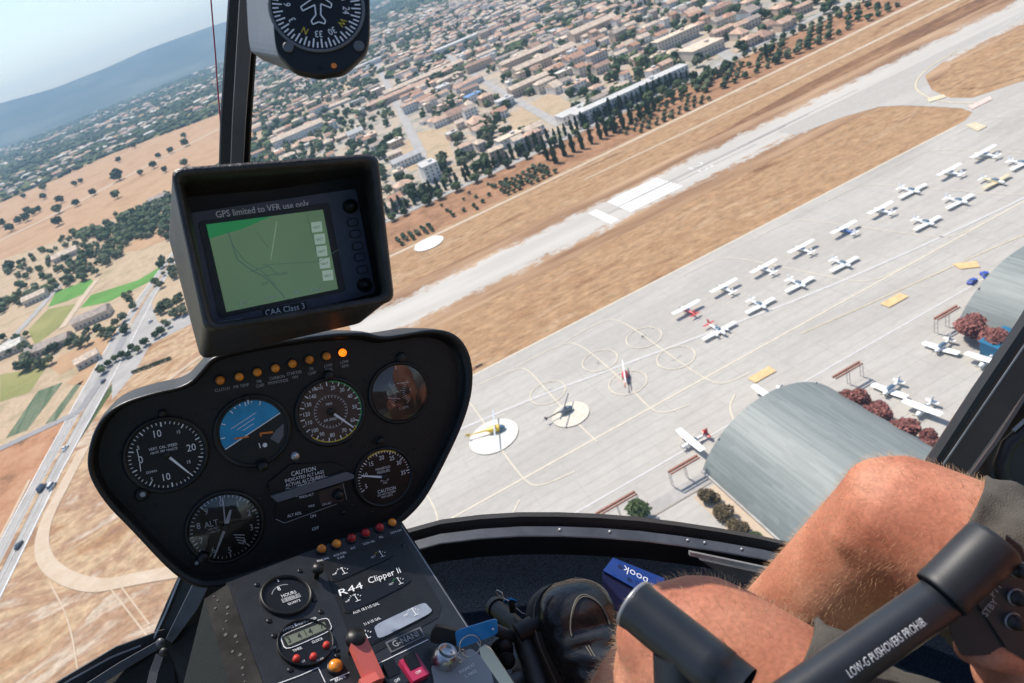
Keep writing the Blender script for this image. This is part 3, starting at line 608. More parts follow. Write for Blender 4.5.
for i in range(30000):
    yy = 900+4900*rnd.random()**1.4; xx = rnd.uniform(-1900, 2000); q = proj((xx, yy, 0))
    if not (-10 < q[0] < 1030 and -10 < q[1] < 260) or (q[0] > 250 and not inpoly(*q, SUBP) and not inpoly(*q, TOWNP) and q[0] < 380): continue
    if inpoly(*q, [(-30, 216), (60, 178), (109, 155), (262, 98), (262, 140), (165, 200), (-30, 275)]): continue
    if inpoly(*q, TOWNP) and rnd.random() < .7: continue
    if noise.noise(V((xx*.0022, yy*.0035, 1))) < -.12 and rnd.random() < .8: continue
    s = rnd.uniform(3, 5.5)*(1+yy/5000); rest.add(*xf(oc, (xx, yy, s*.6), s*rnd.uniform(1, 1.8), s*.7, rnd.uniform(0, 6)), rnd.choice(['foliage_dark', 'foliage_mid', 'foliage_dark']))
tag(rest.build('distant_woodland'), kind='stuff')
# ================================================================ AIRCRAFT, HANGARS, VEHICLES
mat('aircraft_white', (.84, .84, .82), .35, var=.03, scale=1); mat('aircraft_red', (.55, .045, .05), .35, var=.1, scale=1); mat('aircraft_blue', (.05, .13, .42), .35, var=.1, scale=1)
mat('aircraft_yellow', (.75, .50, .05), .35, var=.1, scale=1); mat('aircraft_cream', (.66, .56, .36), .4, var=.08, scale=1); mat('aircraft_dark', (.03, .035, .04), .35, var=.2, scale=2); mat('aircraft_grey', (.20, .22, .24), .4, var=.1, scale=1)
mat('canopy_glass', (.10, .16, .22), .12, var=.1, scale=1); mat('tyre', (.03, .03, .03), .9); mat('steel', (.45, .45, .45), .4, metal=.7)
def plane(px=None, at=None, ang=0, low=True, body='aircraft_white', tail='aircraft_white', nose='aircraft_white', wing='aircraft_white', twin=False, span=10.6, label='', gname=None):
    g = V((at[0], at[1], .2)) if at else G(*px); t = empty('airplane', V((g.x, g.y, .2)), label, 'airplane', gname); ca, sa = math.cos(ang), math.sin(ang)
    def T(x, y, z): return V((g.x+(x*ca-y*sa)*1.13, g.y+(x*sa+y*ca)*1.13, .2+z*1.13))      # +x nose
    def secs(L):
        out = []
        for x, w2, z0, z1 in L:
            zc, hh = (z0+z1)/2, (z1-z0)/2; out.append([T(x, w2*math.copysign(abs(math.cos(q))**.8, math.cos(q)), zc+hh*math.copysign(abs(math.sin(q))**.8, math.sin(q))) for q in [math.pi*2*i/12 for i in range(12)]])
        return out
    k = span/10.6; a = MB()
    a.loft(secs([(-4.9*k, .08, .95, 1.25), (-3.5*k, .28, .8, 1.35), (-1.6*k, .5, .65, 1.55), (-.6, .55, .55, 1.6), (1.2, .56, .55, 1.55)]), body)
    a.loft(secs([(1.2, .56, .55, 1.55), (2.2*k, .5, .6, 1.45), (2.75*k, .3, .75, 1.3)]), nose); fu = a.build('fuselage', t)
    a = MB(); a.loft(secs([(-1.6, .40, 1.35, 1.62), (-.9, .5, 1.3, 1.95), (.3, .5, 1.3, 1.95), (1.15, .45, 1.3, 1.5)]), 'canopy_glass'); a.build('canopy', t)
    zw = .72 if low else 1.98
    def surf(mb, x0, c0, c1, h, z, m, dih=.04, sweep=.1):
        for s in (-1, 1):
            r = []
            for y, c, zz in ((0, c0, z), (h*.95, c1, z+dih*h), (h, c1*.75, z+dih*h)):
                r.append([T(x0+c*.35-sweep*y*.1, s*y, zz), T(x0+c*.1-sweep*y*.1, s*y, zz+.09*c), T(x0-c*.65-sweep*y*.1, s*y, zz+.01), T(x0+c*.05-sweep*y*.1, s*y, zz-.06*c)])
            mb.loft(r, m, False)
    a = MB(); surf(a, .45, 1.95, 1.65, span/2, zw, wing)
    if not low:
        for s in (-1, 1): a.tube([T(.3, s*.5, .75), T(.3, s*2.4, 2.0)], .05, wing, 5)
    a.build('wing', t)
    a = MB(); surf(a, -4.3*k, .95, .7, 1.75*k, 1.15, tail); a.build('tailplane', t)
    a = MB(); a.prism([T(-3.4*k, -.05, 1.3), T(-4.2*k, -.05, 2.7), T(-5.0*k, -.05, 2.75), T(-4.95*k, -.05, 1.1)], T(0, .1, 0)-T(0, 0, 0), tail if tail != 'aircraft_white' else 'aircraft_white'); a.build('fin', t)
    for yy in ((-1.9, 1.9) if twin else (0,)):
        if twin:
            a = MB(); a.loft([[T(x, yy+w2*math.cos(q), .85+w2*math.sin(q)) for q in [math.pi*i/4 for i in range(8)]] for x, w2 in ((-.9, .12), (0, .38), (1.7, .38), (2.2, .15))], 'aircraft_white'); a.build('engine', t)
        xn = 2.25 if twin else 2.8*k
        a = MB(); a.box(T(xn, yy, 1.0), (T(.04, 0, 0)-T(0, 0, 0)), (T(0, .95, .25)-T(0, 0, 0)), (T(0, -.02, .07)-T(0, 0, 0)), 'aircraft_dark'); a.tube([T(xn-.1, yy, 1.0), T(xn+.2, yy, 1.0)], [.16, .03], nose, 8); a.build('propeller', t)
    for x, yy in ((1.7, 0), (-.3, 1.15), (-.3, -1.15)):
        a = MB(); a.tube([T(x, yy*.6, .7), T(x, yy, .2)], .05, 'steel', 5); a.tube([T(x, yy-.07, .18), T(x, yy+.07, .18)], .18, 'tyre', 10); a.build('wheel', t)
    return t
UP, DN = R(90), R(-90)
r1 = [(104, 'second white'), (121, ''), (139, ''), (156.5, ''), (175, ''), (193, ''), (229, ''), (247, '')]
plane(at=(104, 190), ang=UP, low=False, body='aircraft_red', tail='aircraft_red', label='white winged light plane with a red tail at the left end of the far row')
plane(at=(121.5, 191), ang=UP, low=False, label='second light plane of the far row, all white, right of the red tailed one')
plane(at=(139, 190), ang=UP, low=False, label='third light plane of the far row, all white')
plane(at=(156.5, 190), ang=UP, low=False, label='fourth light plane of the far row, left of the blue nosed one')
plane(at=(175, 188), ang=UP, low=False, nose='aircraft_blue', body='aircraft_blue', label='light plane with a blue nose in the far row')
plane(at=(193, 188), ang=UP, low=False, label='white light plane between the blue nosed plane and the larger dark tailed plane')
plane(at=(211, 190), ang=DN, low=True, tail='aircraft_white', span=12, label='larger white plane with a dark fin facing the wrong way in the far row')
plane(at=(229, 189), ang=UP, low=False, label='white light plane right of the larger dark finned plane in the far row')
plane(at=(247, 189), ang=UP, low=False, span=11.5, twin=True, label='white twin engined plane at the right end of the far row')
plane(at=(103.5, 170.5), ang=DN, low=True, twin=True, span=12, tail='aircraft_red', label='white twin engined plane with a red tail at the left end of the near row')
plane(at=(122, 172), ang=DN, label='white low winged plane second in the near row, right of the red tailed twin')
plane(at=(139, 172), ang=DN, label='white low winged plane third in the near row')
plane(at=(157, 170), ang=DN, label='white low winged plane fourth in the near row, before the gap')
plane(at=(193, 168), ang=DN, label='white low winged plane right of the gap in the near row')
plane(at=(211, 170), ang=DN, span=11.2, label='white low winged plane left of the cream plane in the near row')
plane(at=(229, 170), ang=DN, body='aircraft_cream', wing='aircraft_cream', span=11.5, label='cream coloured plane in the near row')
plane(at=(245, 172), ang=DN, label='white plane cut by the right edge of the picture, last in the near row')
plane(at=(64.5, 131.5), ang=R(180), low=False, tail='aircraft_red', label='white plane with a red tail beside the left corner of the big hangar')
plane(at=(91.5, 132.0), ang=R(180), low=False, label='white wing tip of a plane showing behind the top of the big hangar roof')
plane(at=(138, 115.8), ang=R(190), span=8.8, label='white plane parked left of the red leaved trees by the far hangar')
plane(at=(115.5, 112.2), ang=R(190), span=8.8, label='white plane parked nearest the red leaved trees by the big hangar')
plane(at=(114.5, 101.2), ang=R(190), span=8.8, low=False, label='white plane parked close to the black door frame')
plane(at=(139.5, 104), ang=R(190), span=8.8, low=False, label='white plane half hidden behind the black door frame')

mat('rotor_grey', (.42, .47, .52), .5, var=.1, scale=1)
def hdir(a, b):
    p, q = G(*a), G(*b); return math.atan2(q.y-p.y, q.x-p.x)
def heli(px, ang, bodym, label, boom=None, s=1.0, blade='aircraft_white', ba=.4, lift=0):
    g = G(*px); t = empty('helicopter', V((g.x, g.y, .25)), label, 'helicopter'); ca, sa = math.cos(ang), math.sin(ang)
    def T(x, y, z): return V((g.x+(x*ca-y*sa)*s, g.y+(x*sa+y*ca)*s, .25+z*1.05+lift))
    def ring(x, w2, z0, z1): return [T(x, w2*math.cos(q), (z0+z1)/2+(z1-z0)/2*math.sin(q)) for q in [math.pi*i/5 for i in range(10)]]
    a = MB(); a.loft([ring(-1.9, .3, 1.2, 1.9), ring(-1.1, .75, .5, 2.2), ring(0, .9, .4, 2.3), ring(.9, .86, .4, 2.05)], bodym); a.build('body', t)
    a = MB(); a.loft([ring(.9, .85, .4, 2.04), ring(1.5, .68, .5, 1.7), ring(2.0, .25, .8, 1.2)], 'canopy_glass'); a.build('canopy', t)
    a = MB(); a.tube([T(-1.4, 0, 1.6), T(-3.5, 0, 1.62), T(-5.9, 0, 1.65)], [.24*s, .16*s, .1*s], boom or bodym, 10); a.prism([T(-5.3, -.04, 1.6), T(-5.9, -.04, 2.5), T(-6.3, -.04, 2.5), T(-5.9, -.04, .9)], T(0, .08, 0)-T(0, 0, 0), boom or bodym); a.build('tail_boom', t)
    a = MB(); a.tube([T(0, 0, 2.0), T(0, 0, 2.7)], .09*s, 'steel', 8); a.build('rotor_mast', t)
    for k in range(2):
        a = MB(); d = V((math.cos(ba+k*math.pi+ang), math.sin(ba+k*math.pi+ang), 0)); c = T(0, 0, 2.68)
        a.box(c+d*2.6*s+V((0, 0, -.06)), d*2.6*s, d.cross(V((0, 0, 1)))*.16*s, V((0, 0, .03)), blade); a.build('rotor_blade', t)
    a = MB(); c = T(-5.95, .18, 1.7); a.box(c, T(.7, 0, .35)-T(0, 0, 0), T(0, .02, 0)-T(0, 0, 0), T(-.03, 0, .06)-T(0, 0, 0), 'aircraft_dark'); a.build('tail_rotor', t)
    for sd in (-1, 1):
        a = MB(); a.tube([T(-1.4, sd*.95, .06), T(1.4, sd*.95, .06), T(1.8, sd*.95, .2)], .05*s, 'aircraft_dark', 6)
        for x in (-.7, .8): a.tube([T(x, sd*.95, .06), T(x, sd*.5, .65)], .04*s, 'aircraft_dark', 5)
        a.build('skid', t)
    return t
heli((497, 432), hdir((467.6, 439.5), (507, 428)), 'aircraft_yellow', 'yellow helicopter standing on the larger white circle', None, 1.65, 'rotor_grey', hdir((494, 424), (496, 452))-hdir((467.6, 439.5), (507, 428)))
heli((567, 413), hdir((549, 421), (573, 408)), 'aircraft_grey', 'dark grey helicopter standing on the smaller white circle', 'aircraft_dark', 1.25, 'aircraft_dark', .9)
heli((626, 378), hdir((628, 395), (626.5, 370)), 'aircraft_red', 'small red helicopter on the apron near the white painted line', 'aircraft_red', 1.25, 'aircraft_white', 0.06)

# hangars with arched corrugated roofs
def corr(n, B):
    tc = n.nodes.new('ShaderNodeTexCoord'); mp = n.nodes.new('ShaderNodeMapping'); n.links.new(tc.outputs['Object'], mp.inputs[0]); mp.inputs['Scale'].default_value = (1.4, .035, .01)
    a = n.nodes.new('ShaderNodeTexNoise'); a.inputs['Scale'].default_value = 1.2; a.inputs['Detail'].default_value = 4; n.links.new(mp.outputs[0], a.inputs[0])
    m2 = n.nodes.new('ShaderNodeMapping'); m2.inputs['Scale'].default_value = (.9, .12, .0); n.links.new(tc.outputs['Object'], m2.inputs[0])
    vo = n.nodes.new('ShaderNodeTexVoronoi'); vo.inputs['Scale'].default_value = 1.0; vo.distance = 'CHEBYCHEV'; n.links.new(m2.outputs[0], vo.inputs[0])
    se = n.nodes.new('ShaderNodeSeparateColor'); n.links.new(vo.outputs['Color'], se.inputs[0])
    ad = n.nodes.new('ShaderNodeMath'); ad.operation = 'MULTIPLY_ADD'; n.links.new(se.outputs[0], ad.inputs[0]); ad.inputs[1].default_value = .22; n.links.new(a.outputs[0], ad.inputs[2])
    r = n.nodes.new('ShaderNodeValToRGB'); n.links.new(ad.outputs[0], r.inputs[0]); r.color_ramp.elements[0].position = .42; r.color_ramp.elements[1].position = .85
    r.color_ramp.elements[0].color = (.17, .195, .185, 1); r.color_ramp.elements[1].color = (.25, .275, .262, 1); n.links.new(r.outputs[0], B.inputs['Base Color']); B.inputs['Roughness'].default_value = .55
    wv = n.nodes.new('ShaderNodeTexWave'); wv.inputs['Scale'].default_value = 1.3; wv.bands_direction = 'Y'; n.links.new(tc.outputs['Object'], wv.inputs[0]); bp = n.nodes.new('ShaderNodeBump'); bp.inputs['Strength'].default_value = .12; bp.inputs['Distance'].default_value = .04
    n.links.new(wv.outputs['Fac'], bp.inputs['Height']); n.links.new(bp.outputs[0], B.inputs['Normal'])
fullmat('corrugated_roof', corr); mat('hangar_wall', (.42, .40, .37), .8, var=.15, scale=.3); mat('rail_rust', (.30, .13, .085), .8, var=.2, scale=1); mat('door_dark', (.035, .035, .04), .6); mat('blue_cladding', (.015, .15, .27), .5, var=.15, scale=.2); mat('kerb', (.36, .32, .26), .9)
def hangar(x0, x1, y0, y1, h, label):
    t = empty('hangar', V(((x0+x1)/2, y1, 0)), label, 'hangar'); cx = (x0+x1)/2; hw = (x1-x0)/2; Rr = (hw*hw+h*h)/(2*h); am = math.asin(min(1, hw/Rr)); n = 40
    arc = [(cx+Rr*math.sin(q), h-Rr+Rr*math.cos(q)) for q in [-am+2*am*i/n for i in range(n+1)]]
    a = MB(); up = [[V((x, y, z+.25)) for x, z in arc] for y in (y1, y0)]; lo = [[V((x, y, z)) for x, z in arc] for y in (y1, y0)]
    a.loft(up, 'corrugated_roof', True, False, False); a.loft([up[0], lo[0]], 'corrugated_roof', False, False, False); a.build('roof', t)
    a = MB(); a.poly([V((x, y1-.6, z-.02)) for x, z in arc]+[], 'hangar_wall'); a.abox(x0-.3, x0+.2, y0, y1-.1, -.1, .9, 'hangar_wall'); a.abox(x1-.2, x1+.3, y0, y1-.1, -.1, .9, 'hangar_wall'); a.build('wall', t)
    a = MB(); zt = h*.62; k = hw*.72
    for i in range(8): a.abox(cx-k+i*k/4+.04, cx-k+(i+1)*k/4-.04, y1-.5+.12*(i % 2), y1-.42+.12*(i % 2), .1, zt, 'door_dark')
    a.build('door', t)
    return t
hangar(60.5, 106.5, 36, 121.5, 13.2, 'big arched hangar with a grey green corrugated roof behind the knee')
hangar(152, 200, 30, 122, 13, 'farther arched hangar cut by the black door frame on the right')
def rail(x0, x1, y, h, label):
    t = empty('door_rail', V((x0, y, 0)), label, 'rail frame'); a = MB(); a.abox(min(x0, x1), max(x0, x1), y-.25, y+.25, h-.6, h, 'rail_rust'); a.abox(min(x0, x1), max(x0, x1), y-1.2, y-.9, h-.5, h-.1, 'rail_rust'); a.build('beam', t)
    for f in (.0, .5):
        a = MB(); x = x0+(x1-x0)*f
        for dy in (0, -1.1): a.tube([V((x, y+dy, 0)), V((x, y+dy, h-.55))], .1, 'steel', 6)
        for z in (1.5, 3.2): a.tube([V((x, y, z)), V((x, y-1.1, z+1.2))], .06, 'steel', 5)
        a.build('post', t)
rail(51.5, 60.8, 122.6, 5.5, 'rusty hangar door rail frame on posts left of the big hangar')
rail(116, 106.5, 122.6, 5.5, 'rusty hangar door rail frame right of the big hangar, by the red trees')
rail(143.5, 152, 122.6, 5.5, 'rusty hangar door rail frame left of the farther hangar')
rail(41, 29, 122.6, 5.5, 'rusty hangar door rail frame just above the cockpit sill')
t = empty('workshop', V((160, 98, 0)), 'blue clad workshop glimpsed beside the black door frame', 'building'); a = MB(); a.abox(142.5, 151.4, 88, 108, 0, 4.4, 'blue_cladding'); a.build('wall', t); a = MB(); a.abox(142.2, 151.6, 87.5, 108.4, 4.42, 4.7, 'blue_cladding'); a.build('roof', t)
a = MB()
for x, y in ((143.5, 109.08), (147.5, 109.08)): a.abox(x, x+3, y-1.05, y-.95, 1, 3.6, 'door_dark')
a.build('window', t)
# yard kerbs between apron and hangar yard
mb = MB(); mb.abox(40, 60, 116.6, 117.0, .1, .35, 'kerb'); mb.abox(20, 36, 116.6, 117.0, .1, .35, 'kerb'); mb.abox(57.4, 57.8, 60, 115.5, .1, .35, 'kerb'); tag(mb.build('kerb'), kind='structure')
sheet('planting_strip', [(53.5, 60), (60.2, 60), (60.2, 115.5), (53.5, 115.5)], .2, 'path_dust')
sheet('planting_strip', [(103.5, 60), (109, 60), (109, 119), (106.8, 119)], .2, 'path_dust')
sheet('service_lane', [(-60, 117), (60.3, 117), (60.3, 121.2), (-60, 121.2)], .2, 'asphalt_pale')
def leafy_tree(px, r, h, fm, trunk, label, cat, seed, n=1500, size=.16, group=None, at=None):
    g = V((at[0], at[1], 0)) if at else G(*px); t = empty('tree' if cat == 'tree' else 'bush', V((g.x, g.y, .15)), label, cat, group); a = MB(); a.add(*xf(leafy_geo(seed, n, size*.8, .8, .8), (g.x, g.y, trunk+h*.85), r*1.28, h*1.2), fm); a.build('crown', t)
    a = MB(); a.tube([V((g.x, g.y, 0)), V((g.x+.1, g.y, trunk+h*.6))], [.16, .08], 'bark', 7)
    for q in range(5): an = q*1.26+seed; a.tube([V((g.x, g.y, trunk*.8)), V((g.x+math.cos(an)*r*.5, g.y+math.sin(an)*r*.5, trunk+h))], [.09, .03], 'bark', 5)
    a.build('trunk', t)
for i, (px, r) in enumerate((((855, 410), 2.9), ((879, 426), 3.0), ((906, 442), 3.1), ((928, 454), 2.3), ((972, 339), 3.3), ((991, 350), 3.0))):
    leafy_tree(px, r, 2.6, 'foliage_red', 1.4, ['red leaved tree farthest from the knee beside the big hangar', 'second red leaved tree beside the big hangar', 'third red leaved tree beside the big hangar, largest of that row', 'smallest red leaved tree beside the big hangar just above the knee', 'red leaved tree in front of the farther hangar', 'red leaved tree between the farther hangar and the blue workshop'][i], 'tree', i+1, 2600, .20)
for i, px in enumerate(((711, 501), (724, 516), (739, 531))):
    leafy_tree(px, 2.0, 1.75, 'foliage_brown', .1, ['round olive brown bush nearest the hangar corner', 'middle round olive brown bush beside the hangar', 'round olive brown bush nearest the cockpit sill'][i], 'bush', i+11, 2600, .13)
leafy_tree((754, 540), 1.6, 1.3, 'foliage_mid', .1, 'small green bush beside the hangar at the cockpit sill', 'bush', 31, 900, .14)
leafy_tree((640, 518), 2.6, 2.2, 'foliage_mid', 1.0, 'bright green tree under the rusty rail just above the cockpit sill', 'tree', 33, 900, .25)
# vehicles
mat('car_white', (.75, .75, .73), .3); mat('car_dark', (.04, .045, .05), .3); mat('car_blue', (.03, .07, .45), .35)
def car(px, ang, cm, label, L=4.4, H=1.45, van=False, name='car', z=.16):
    g = G(*px); t = empty(name, V((g.x, g.y, z)), label, 'car' if name == 'car' else name); u = V((math.cos(ang), math.sin(ang), 0)); v = V((-u.y, u.x, 0)); c = V((g.x, g.y, z))
    def P(x, y, zz): return c+u*x+v*y+V((0, 0, zz))
    def sec(x, w2, z0, z1, rr=.12): return [P(x, -w2, z0), P(x, -w2, z1-rr), P(x, -w2+rr, z1), P(x, w2-rr, z1), P(x, w2, z1-rr), P(x, w2, z0)]
    a = MB(); a.loft([sec(-L/2, .75, .35, .85), sec(-L/2+.2, .85, .25, .95), sec(L/2-.9, .85, .25, .9), sec(L/2, .72, .35, .7)], cm, False); a.build('body', t)
    a = MB(); b0, b1 = (-L/2+.1, L/2-1.0) if van else (-L/2+.6, L/2-1.3); a.loft([sec(b0, .78, .9, .98), sec(b0+.5, .7, .9, H), sec(b1-.6, .7, .9, H), sec(b1, .78, .9, .95)], 'canopy_glass', False); a.box(P((b0+b1)/2-.05, 0, H+.02), u*((b1-b0)/2-.62), v*.66, V((0, 0, .03)), cm); a.build('cabin', t)
    for x in (-L*.3, L*.3):
        for s in (-1, 1): a = MB(); a.tube([P(x, s*.78, .32), P(x, s*.9, .32)], .32, 'tyre', 12); a.build('wheel', t)
car((104, 382), R(78), 'car_dark', 'dark car on the highway left of the instrument panel'); car((43, 489), R(72), 'car_dark', 'dark van on the highway at the left edge of the picture', 5.5, 2.2, True); car((53, 487), R(72), 'car_white', 'white van beside the dark one on the highway', 5.2, 2.1, True)
car((127, 357), R(75), 'car_white', 'small white car on the highway near the road junction'); car((66, 449), R(75), 'car_white', 'white car alone on the middle of the highway')
car((151, 322), R(60), 'car_white', 'white car waiting at the pale road junction'); car((20, 546), R(75), 'car_dark', 'dark car lowest on the highway')
car((985, 277), R(60), 'car_blue', 'blue tug beside the yellow marking in front of the farther hangar', 4.2, 1.7, False, 'tug'); car((972, 283), R(10), 'car_blue', 'blue cart in front of the blue tug', 3.4, 1.3, False, 'cart')
for i, px in enumerate(((462, 350), (470, 346))): pass
mat('marker_dark', (.08, .07, .06), .8)
for px, lab in (((479, 366), 'small dark ground marker on the apron edge'),):
    g = G(*px); mb = MB(); mb.abox(g.x-1.5, g.x+1.5, g.y-.2, g.y+.2, .16, .5, 'marker_dark'); tag(mb.build('ground_marker', None, g), lab, 'marker')
# ================================================================ COCKPIT
mat('panel_black', (.0060, .0056, .0058), .6, var=.2, scale=60, bump=.25, bscale=500); mat('panel_rim', (.009, .0085, .0085), .42, var=.25, scale=40, bump=.2, bscale=300)
mat('hood_leather', (.030, .027, .026), .42, var=.35, scale=30, bump=.5, bscale=260); mat('gps_plastic', (.075, .080, .115), .5, var=.1, scale=80, bump=.15, bscale=600)
mat('dial_black', (.005, .005, .0062), .35, var=.1, scale=40); mat('bezel', (.008, .008, .008), .45, var=.1, scale=40); mat('mark_white', (.86, .87, .88), .6, var=.04, scale=50); mat('mark_grey', (.35, .36, .38), .6, var=.04, scale=50)
mat('mark_green', (.05, .32, .10), .6); mat('mark_yellow', (.62, .48, .05), .6); mat('mark_orange', (.80, .22, .04), .6); mat('mark_red', (.5, .03, .02), .6); mat('dial_blue', (.02, .31, .60), .35, var=.2, scale=20); mat('dial_brown', (.06, .035, .025), .5, var=.2, scale=30)
mat('screw', (.05, .05, .055), .35, metal=.8); mat('chrome', (.55, .55, .55), .28, metal=1, var=.05); mat('lamp_amber', (.85, .27, .03), .25, var=.3, scale=90); mat('lamp_red', (.42, .015, .02), .25, var=.3, scale=90); mat('lamp_lit', (1.0, .20, .01), .3, var=.2, scale=90, emit=1.3)
mat('screen_green', (.15, .25, .125), .3, var=.10, scale=6, emit=.29); mat('screen_dark_green', (.02, .20, .06), .3, var=.05, scale=6, emit=.45); mat('screen_line', (.06, .11, .09), .4, emit=.5); mat('screen_box', (.30, .40, .32), .4, emit=.5)
mat('console_paint', (.017, .019, .023), .42, var=.2, scale=40, bump=.15, bscale=500); mat('frame_black', (.010, .010, .011), .5, var=.3, scale=12, bump=.2, bscale=150); mat('frame_grey', (.055, .058, .066), .42, var=.25, scale=18, bump=.15, bscale=120); mat('frame_edge', (.30, .30, .31), .4, metal=.5, var=.2, scale=30)
mat('worn_metal', (.022, .020, .019), .75, metal=.0, var=.6, scale=22, bump=.15, bscale=60, spec=.15); mat('door_brown', (.060, .037, .029), .5, var=.2, scale=10, bump=.2, bscale=300); mat('housing_grey', (.13, .14, .155), .5, var=.08, scale=20, bump=.1, bscale=400)
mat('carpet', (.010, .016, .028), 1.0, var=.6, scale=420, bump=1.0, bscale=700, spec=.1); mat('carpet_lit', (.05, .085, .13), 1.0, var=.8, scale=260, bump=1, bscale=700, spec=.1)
mat('grip_tube', (.016, .020, .026), .38, var=.12, scale=30, bump=.04, bscale=900); mat('grip_rubber', (.015, .017, .021), .5, var=.15, scale=40, bump=.05, bscale=900); mat('guard_red', (.62, .13, .10), .4); mat('switch_pink', (.45, .03, .09), .4); mat('tag_blue', (.015, .24, .55), .35, var=.06, scale=60); mat('lcd', (.17, .19, .14), .3); mat('lcd_digit', (.02, .025, .02), .4)
mat('sunlit_plate', (.25, .26, .27), .45, metal=.2); mat('red_cord', (.30, .03, .06), .7); mat('book_blue', (.015, .05, .24), .35, var=.1, scale=40); mat('book_side', (.01, .02, .09), .5); mat('painted_reflection', (.30, .34, .40), .25, var=.15, scale=40)
def glassm(n, B):
    o = n.nodes['Material Output']; tr = n.nodes.new('ShaderNodeBsdfTransparent'); gl = n.nodes.new('ShaderNodeBsdfGlossy'); gl.inputs['Roughness'].default_value = .06
    fr = n.nodes.new('ShaderNodeFresnel'); fr.inputs[0].default_value = 1.6; m = n.nodes.new('ShaderNodeMixShader'); ma = n.nodes.new('ShaderNodeMath'); ma.operation = 'MULTIPLY'; ma.inputs[1].default_value = 1.3
    n.links.new(fr.outputs[0], ma.inputs[0]); n.links.new(ma.outputs[0], m.inputs[0]); n.links.new(tr.outputs[0], m.inputs[1]); n.links.new(gl.outputs[0], m.inputs[2]); n.links.new(m.outputs[0], o.inputs[0]); n.nodes.remove(B)
fullmat('dial_glass', glassm)
mat('post_lit_grey', (.085, .078, .074), .5, var=.25, scale=8, bump=.1, bscale=300)
class PL:
    def __init__(s, v, ref=(300, 450), ang=13.0):
        s.v = v; a, b, c = (s.raw(ref[0], ref[1]), s.raw(ref[0]+1, ref[1]), s.raw(ref[0], ref[1]+1)); s.n = (b-a).cross(c-a).normalized()
        if s.n.dot(CAM-a) < 0: s.n = -s.n
        q = s.raw(ref[0]+math.cos(R(ang)), ref[1]-math.sin(R(ang))); s.u = (q-a).normalized(); s.w = s.n.cross(s.u)
        if s.w.dot(Y_) > 0: s.w = -s.w
    def raw(s, x, y): return K(x, y, 1/(s.v[0]+s.v[1]*(x-300)/100+s.v[2]*(y-450)/100))
    def at(s, x, y, off=0.0): return s.raw(x, y)+s.n*off
    def dep(s, x, y): return 1/(s.v[0]+s.v[1]*(x-300)/100+s.v[2]*(y-450)/100)
    def quad(s, mb, pts, off, m): mb.poly([s.at(*p, off) for p in pts], m)
    def slab(s, mb, pts, o0, o1, m): mb.prism([s.at(*p, o0) for p in pts], s.n*(o1-o0), m)
    def text(s, mb, t, x, y, px, off=.0006, m='mark_white', sx=.84, uv=None, fit=None):
        u, w2 = uv or (s.u, s.w); k = s.dep(x, y)/FPX; mb.text(t, s.at(x, y, off), u, w2, px*k, m, sx, fit*k if fit else None)
    def dirs(s, ang):                                  # clockwise from the plane's own up
        return s.u*math.sin(R(ang))+s.w*math.cos(R(ang))
def rpoly(pts, r=.3, n=4):                             # rounded closed px polygon
    out = []; k = len(pts)
    for i in range(k):
        p, a, b = V(pts[i]), V(pts[i-1]), V(pts[(i+1) % k])
        pa, pb = p+(a-p)*r, p+(b-p)*r
        for q in range(n+1):
            t = q/n; out.append(tuple(pa*(1-t)**2+p*2*t*(1-t)+pb*t*t))
    return out
def csmooth(pts, it=2):
    pts = [V(p) for p in pts]
    for _ in range(it):
        q = []
        for i in range(len(pts)): a, b = pts[i], pts[(i+1) % len(pts)]; q += [a*.75+b*.25, a*.25+b*.75]
        pts = q
    return [tuple(p) for p in pts]
P1 = PL((1.2389, -.0811, -.0107), (280, 450), 13); P2 = PL((1.0475*1.09, -.075*1.09, .2127*1.09), (330, 610), 20)
panel = empty('instrument_panel', P1.at(280, 450), 'black mushroom shaped instrument panel with round gauges', 'instrument panel')
PO = csmooth([(90, 474), (88, 452), (97, 422), (115, 403), (150, 391), (186, 384), (201, 368), (212, 354), (250, 345), (300, 336), (360, 330), (378, 336), (400, 333), (428, 328), (448, 331), (462, 343), (469, 365), (468, 392), (459, 422), (441, 460), (425, 490), (413, 506), (395, 522), (360, 535), (283, 560), (235, 578), (206, 584), (186, 579), (164, 561), (132, 526), (106, 500)], 2)
cxp, cyp = 285, 450
def inset(P, k, ky=None): return [(cxp+(x-cxp)*k, cyp+(y-cyp)*(ky or k)) for x, y in P]
mb = MB(); PI_ = inset(PO, .95, .93)
rings = [[P1.at(x, y, o) for x, y in Q] for Q, o in ((inset(PO, .985), -.085), (PO, -.02), (PO, .012), (inset(PO, .993), .018), (inset(PO, .975, .97), .018), (inset(PO, .962, .95), .010), (PI_, -.0), (inset(PO, .945, .925), -.001))]
mb.loft(rings, 'panel_rim', True, False); mb.build('glareshield', panel)
mb = MB(); mb.poly([P1.at(x, y, 0) for x, y in inset(PO, .955, .94)], 'panel_black'); mb.poly([P1.at(x, y, -.084) for x, y in inset(PO, .985)], 'panel_black')
def screw(mb, pl, x, y, r=.0022, m='screw'):
    c = pl.at(x, y, 0); mb.lathe(c, pl.u, pl.w, pl.n, [(r, 0), (r, .0008), (r*.75, .0014), (.0001, .0014)], m, 12)
    mb.box(c+pl.n*.0015, pl.dirs(40)*r*.6, pl.dirs(130)*r*.12, pl.n*.0001, 'bezel'); mb.box(c+pl.n*.0016, pl.dirs(130)*r*.6, pl.dirs(40)*r*.12, pl.n*.0001, 'bezel')
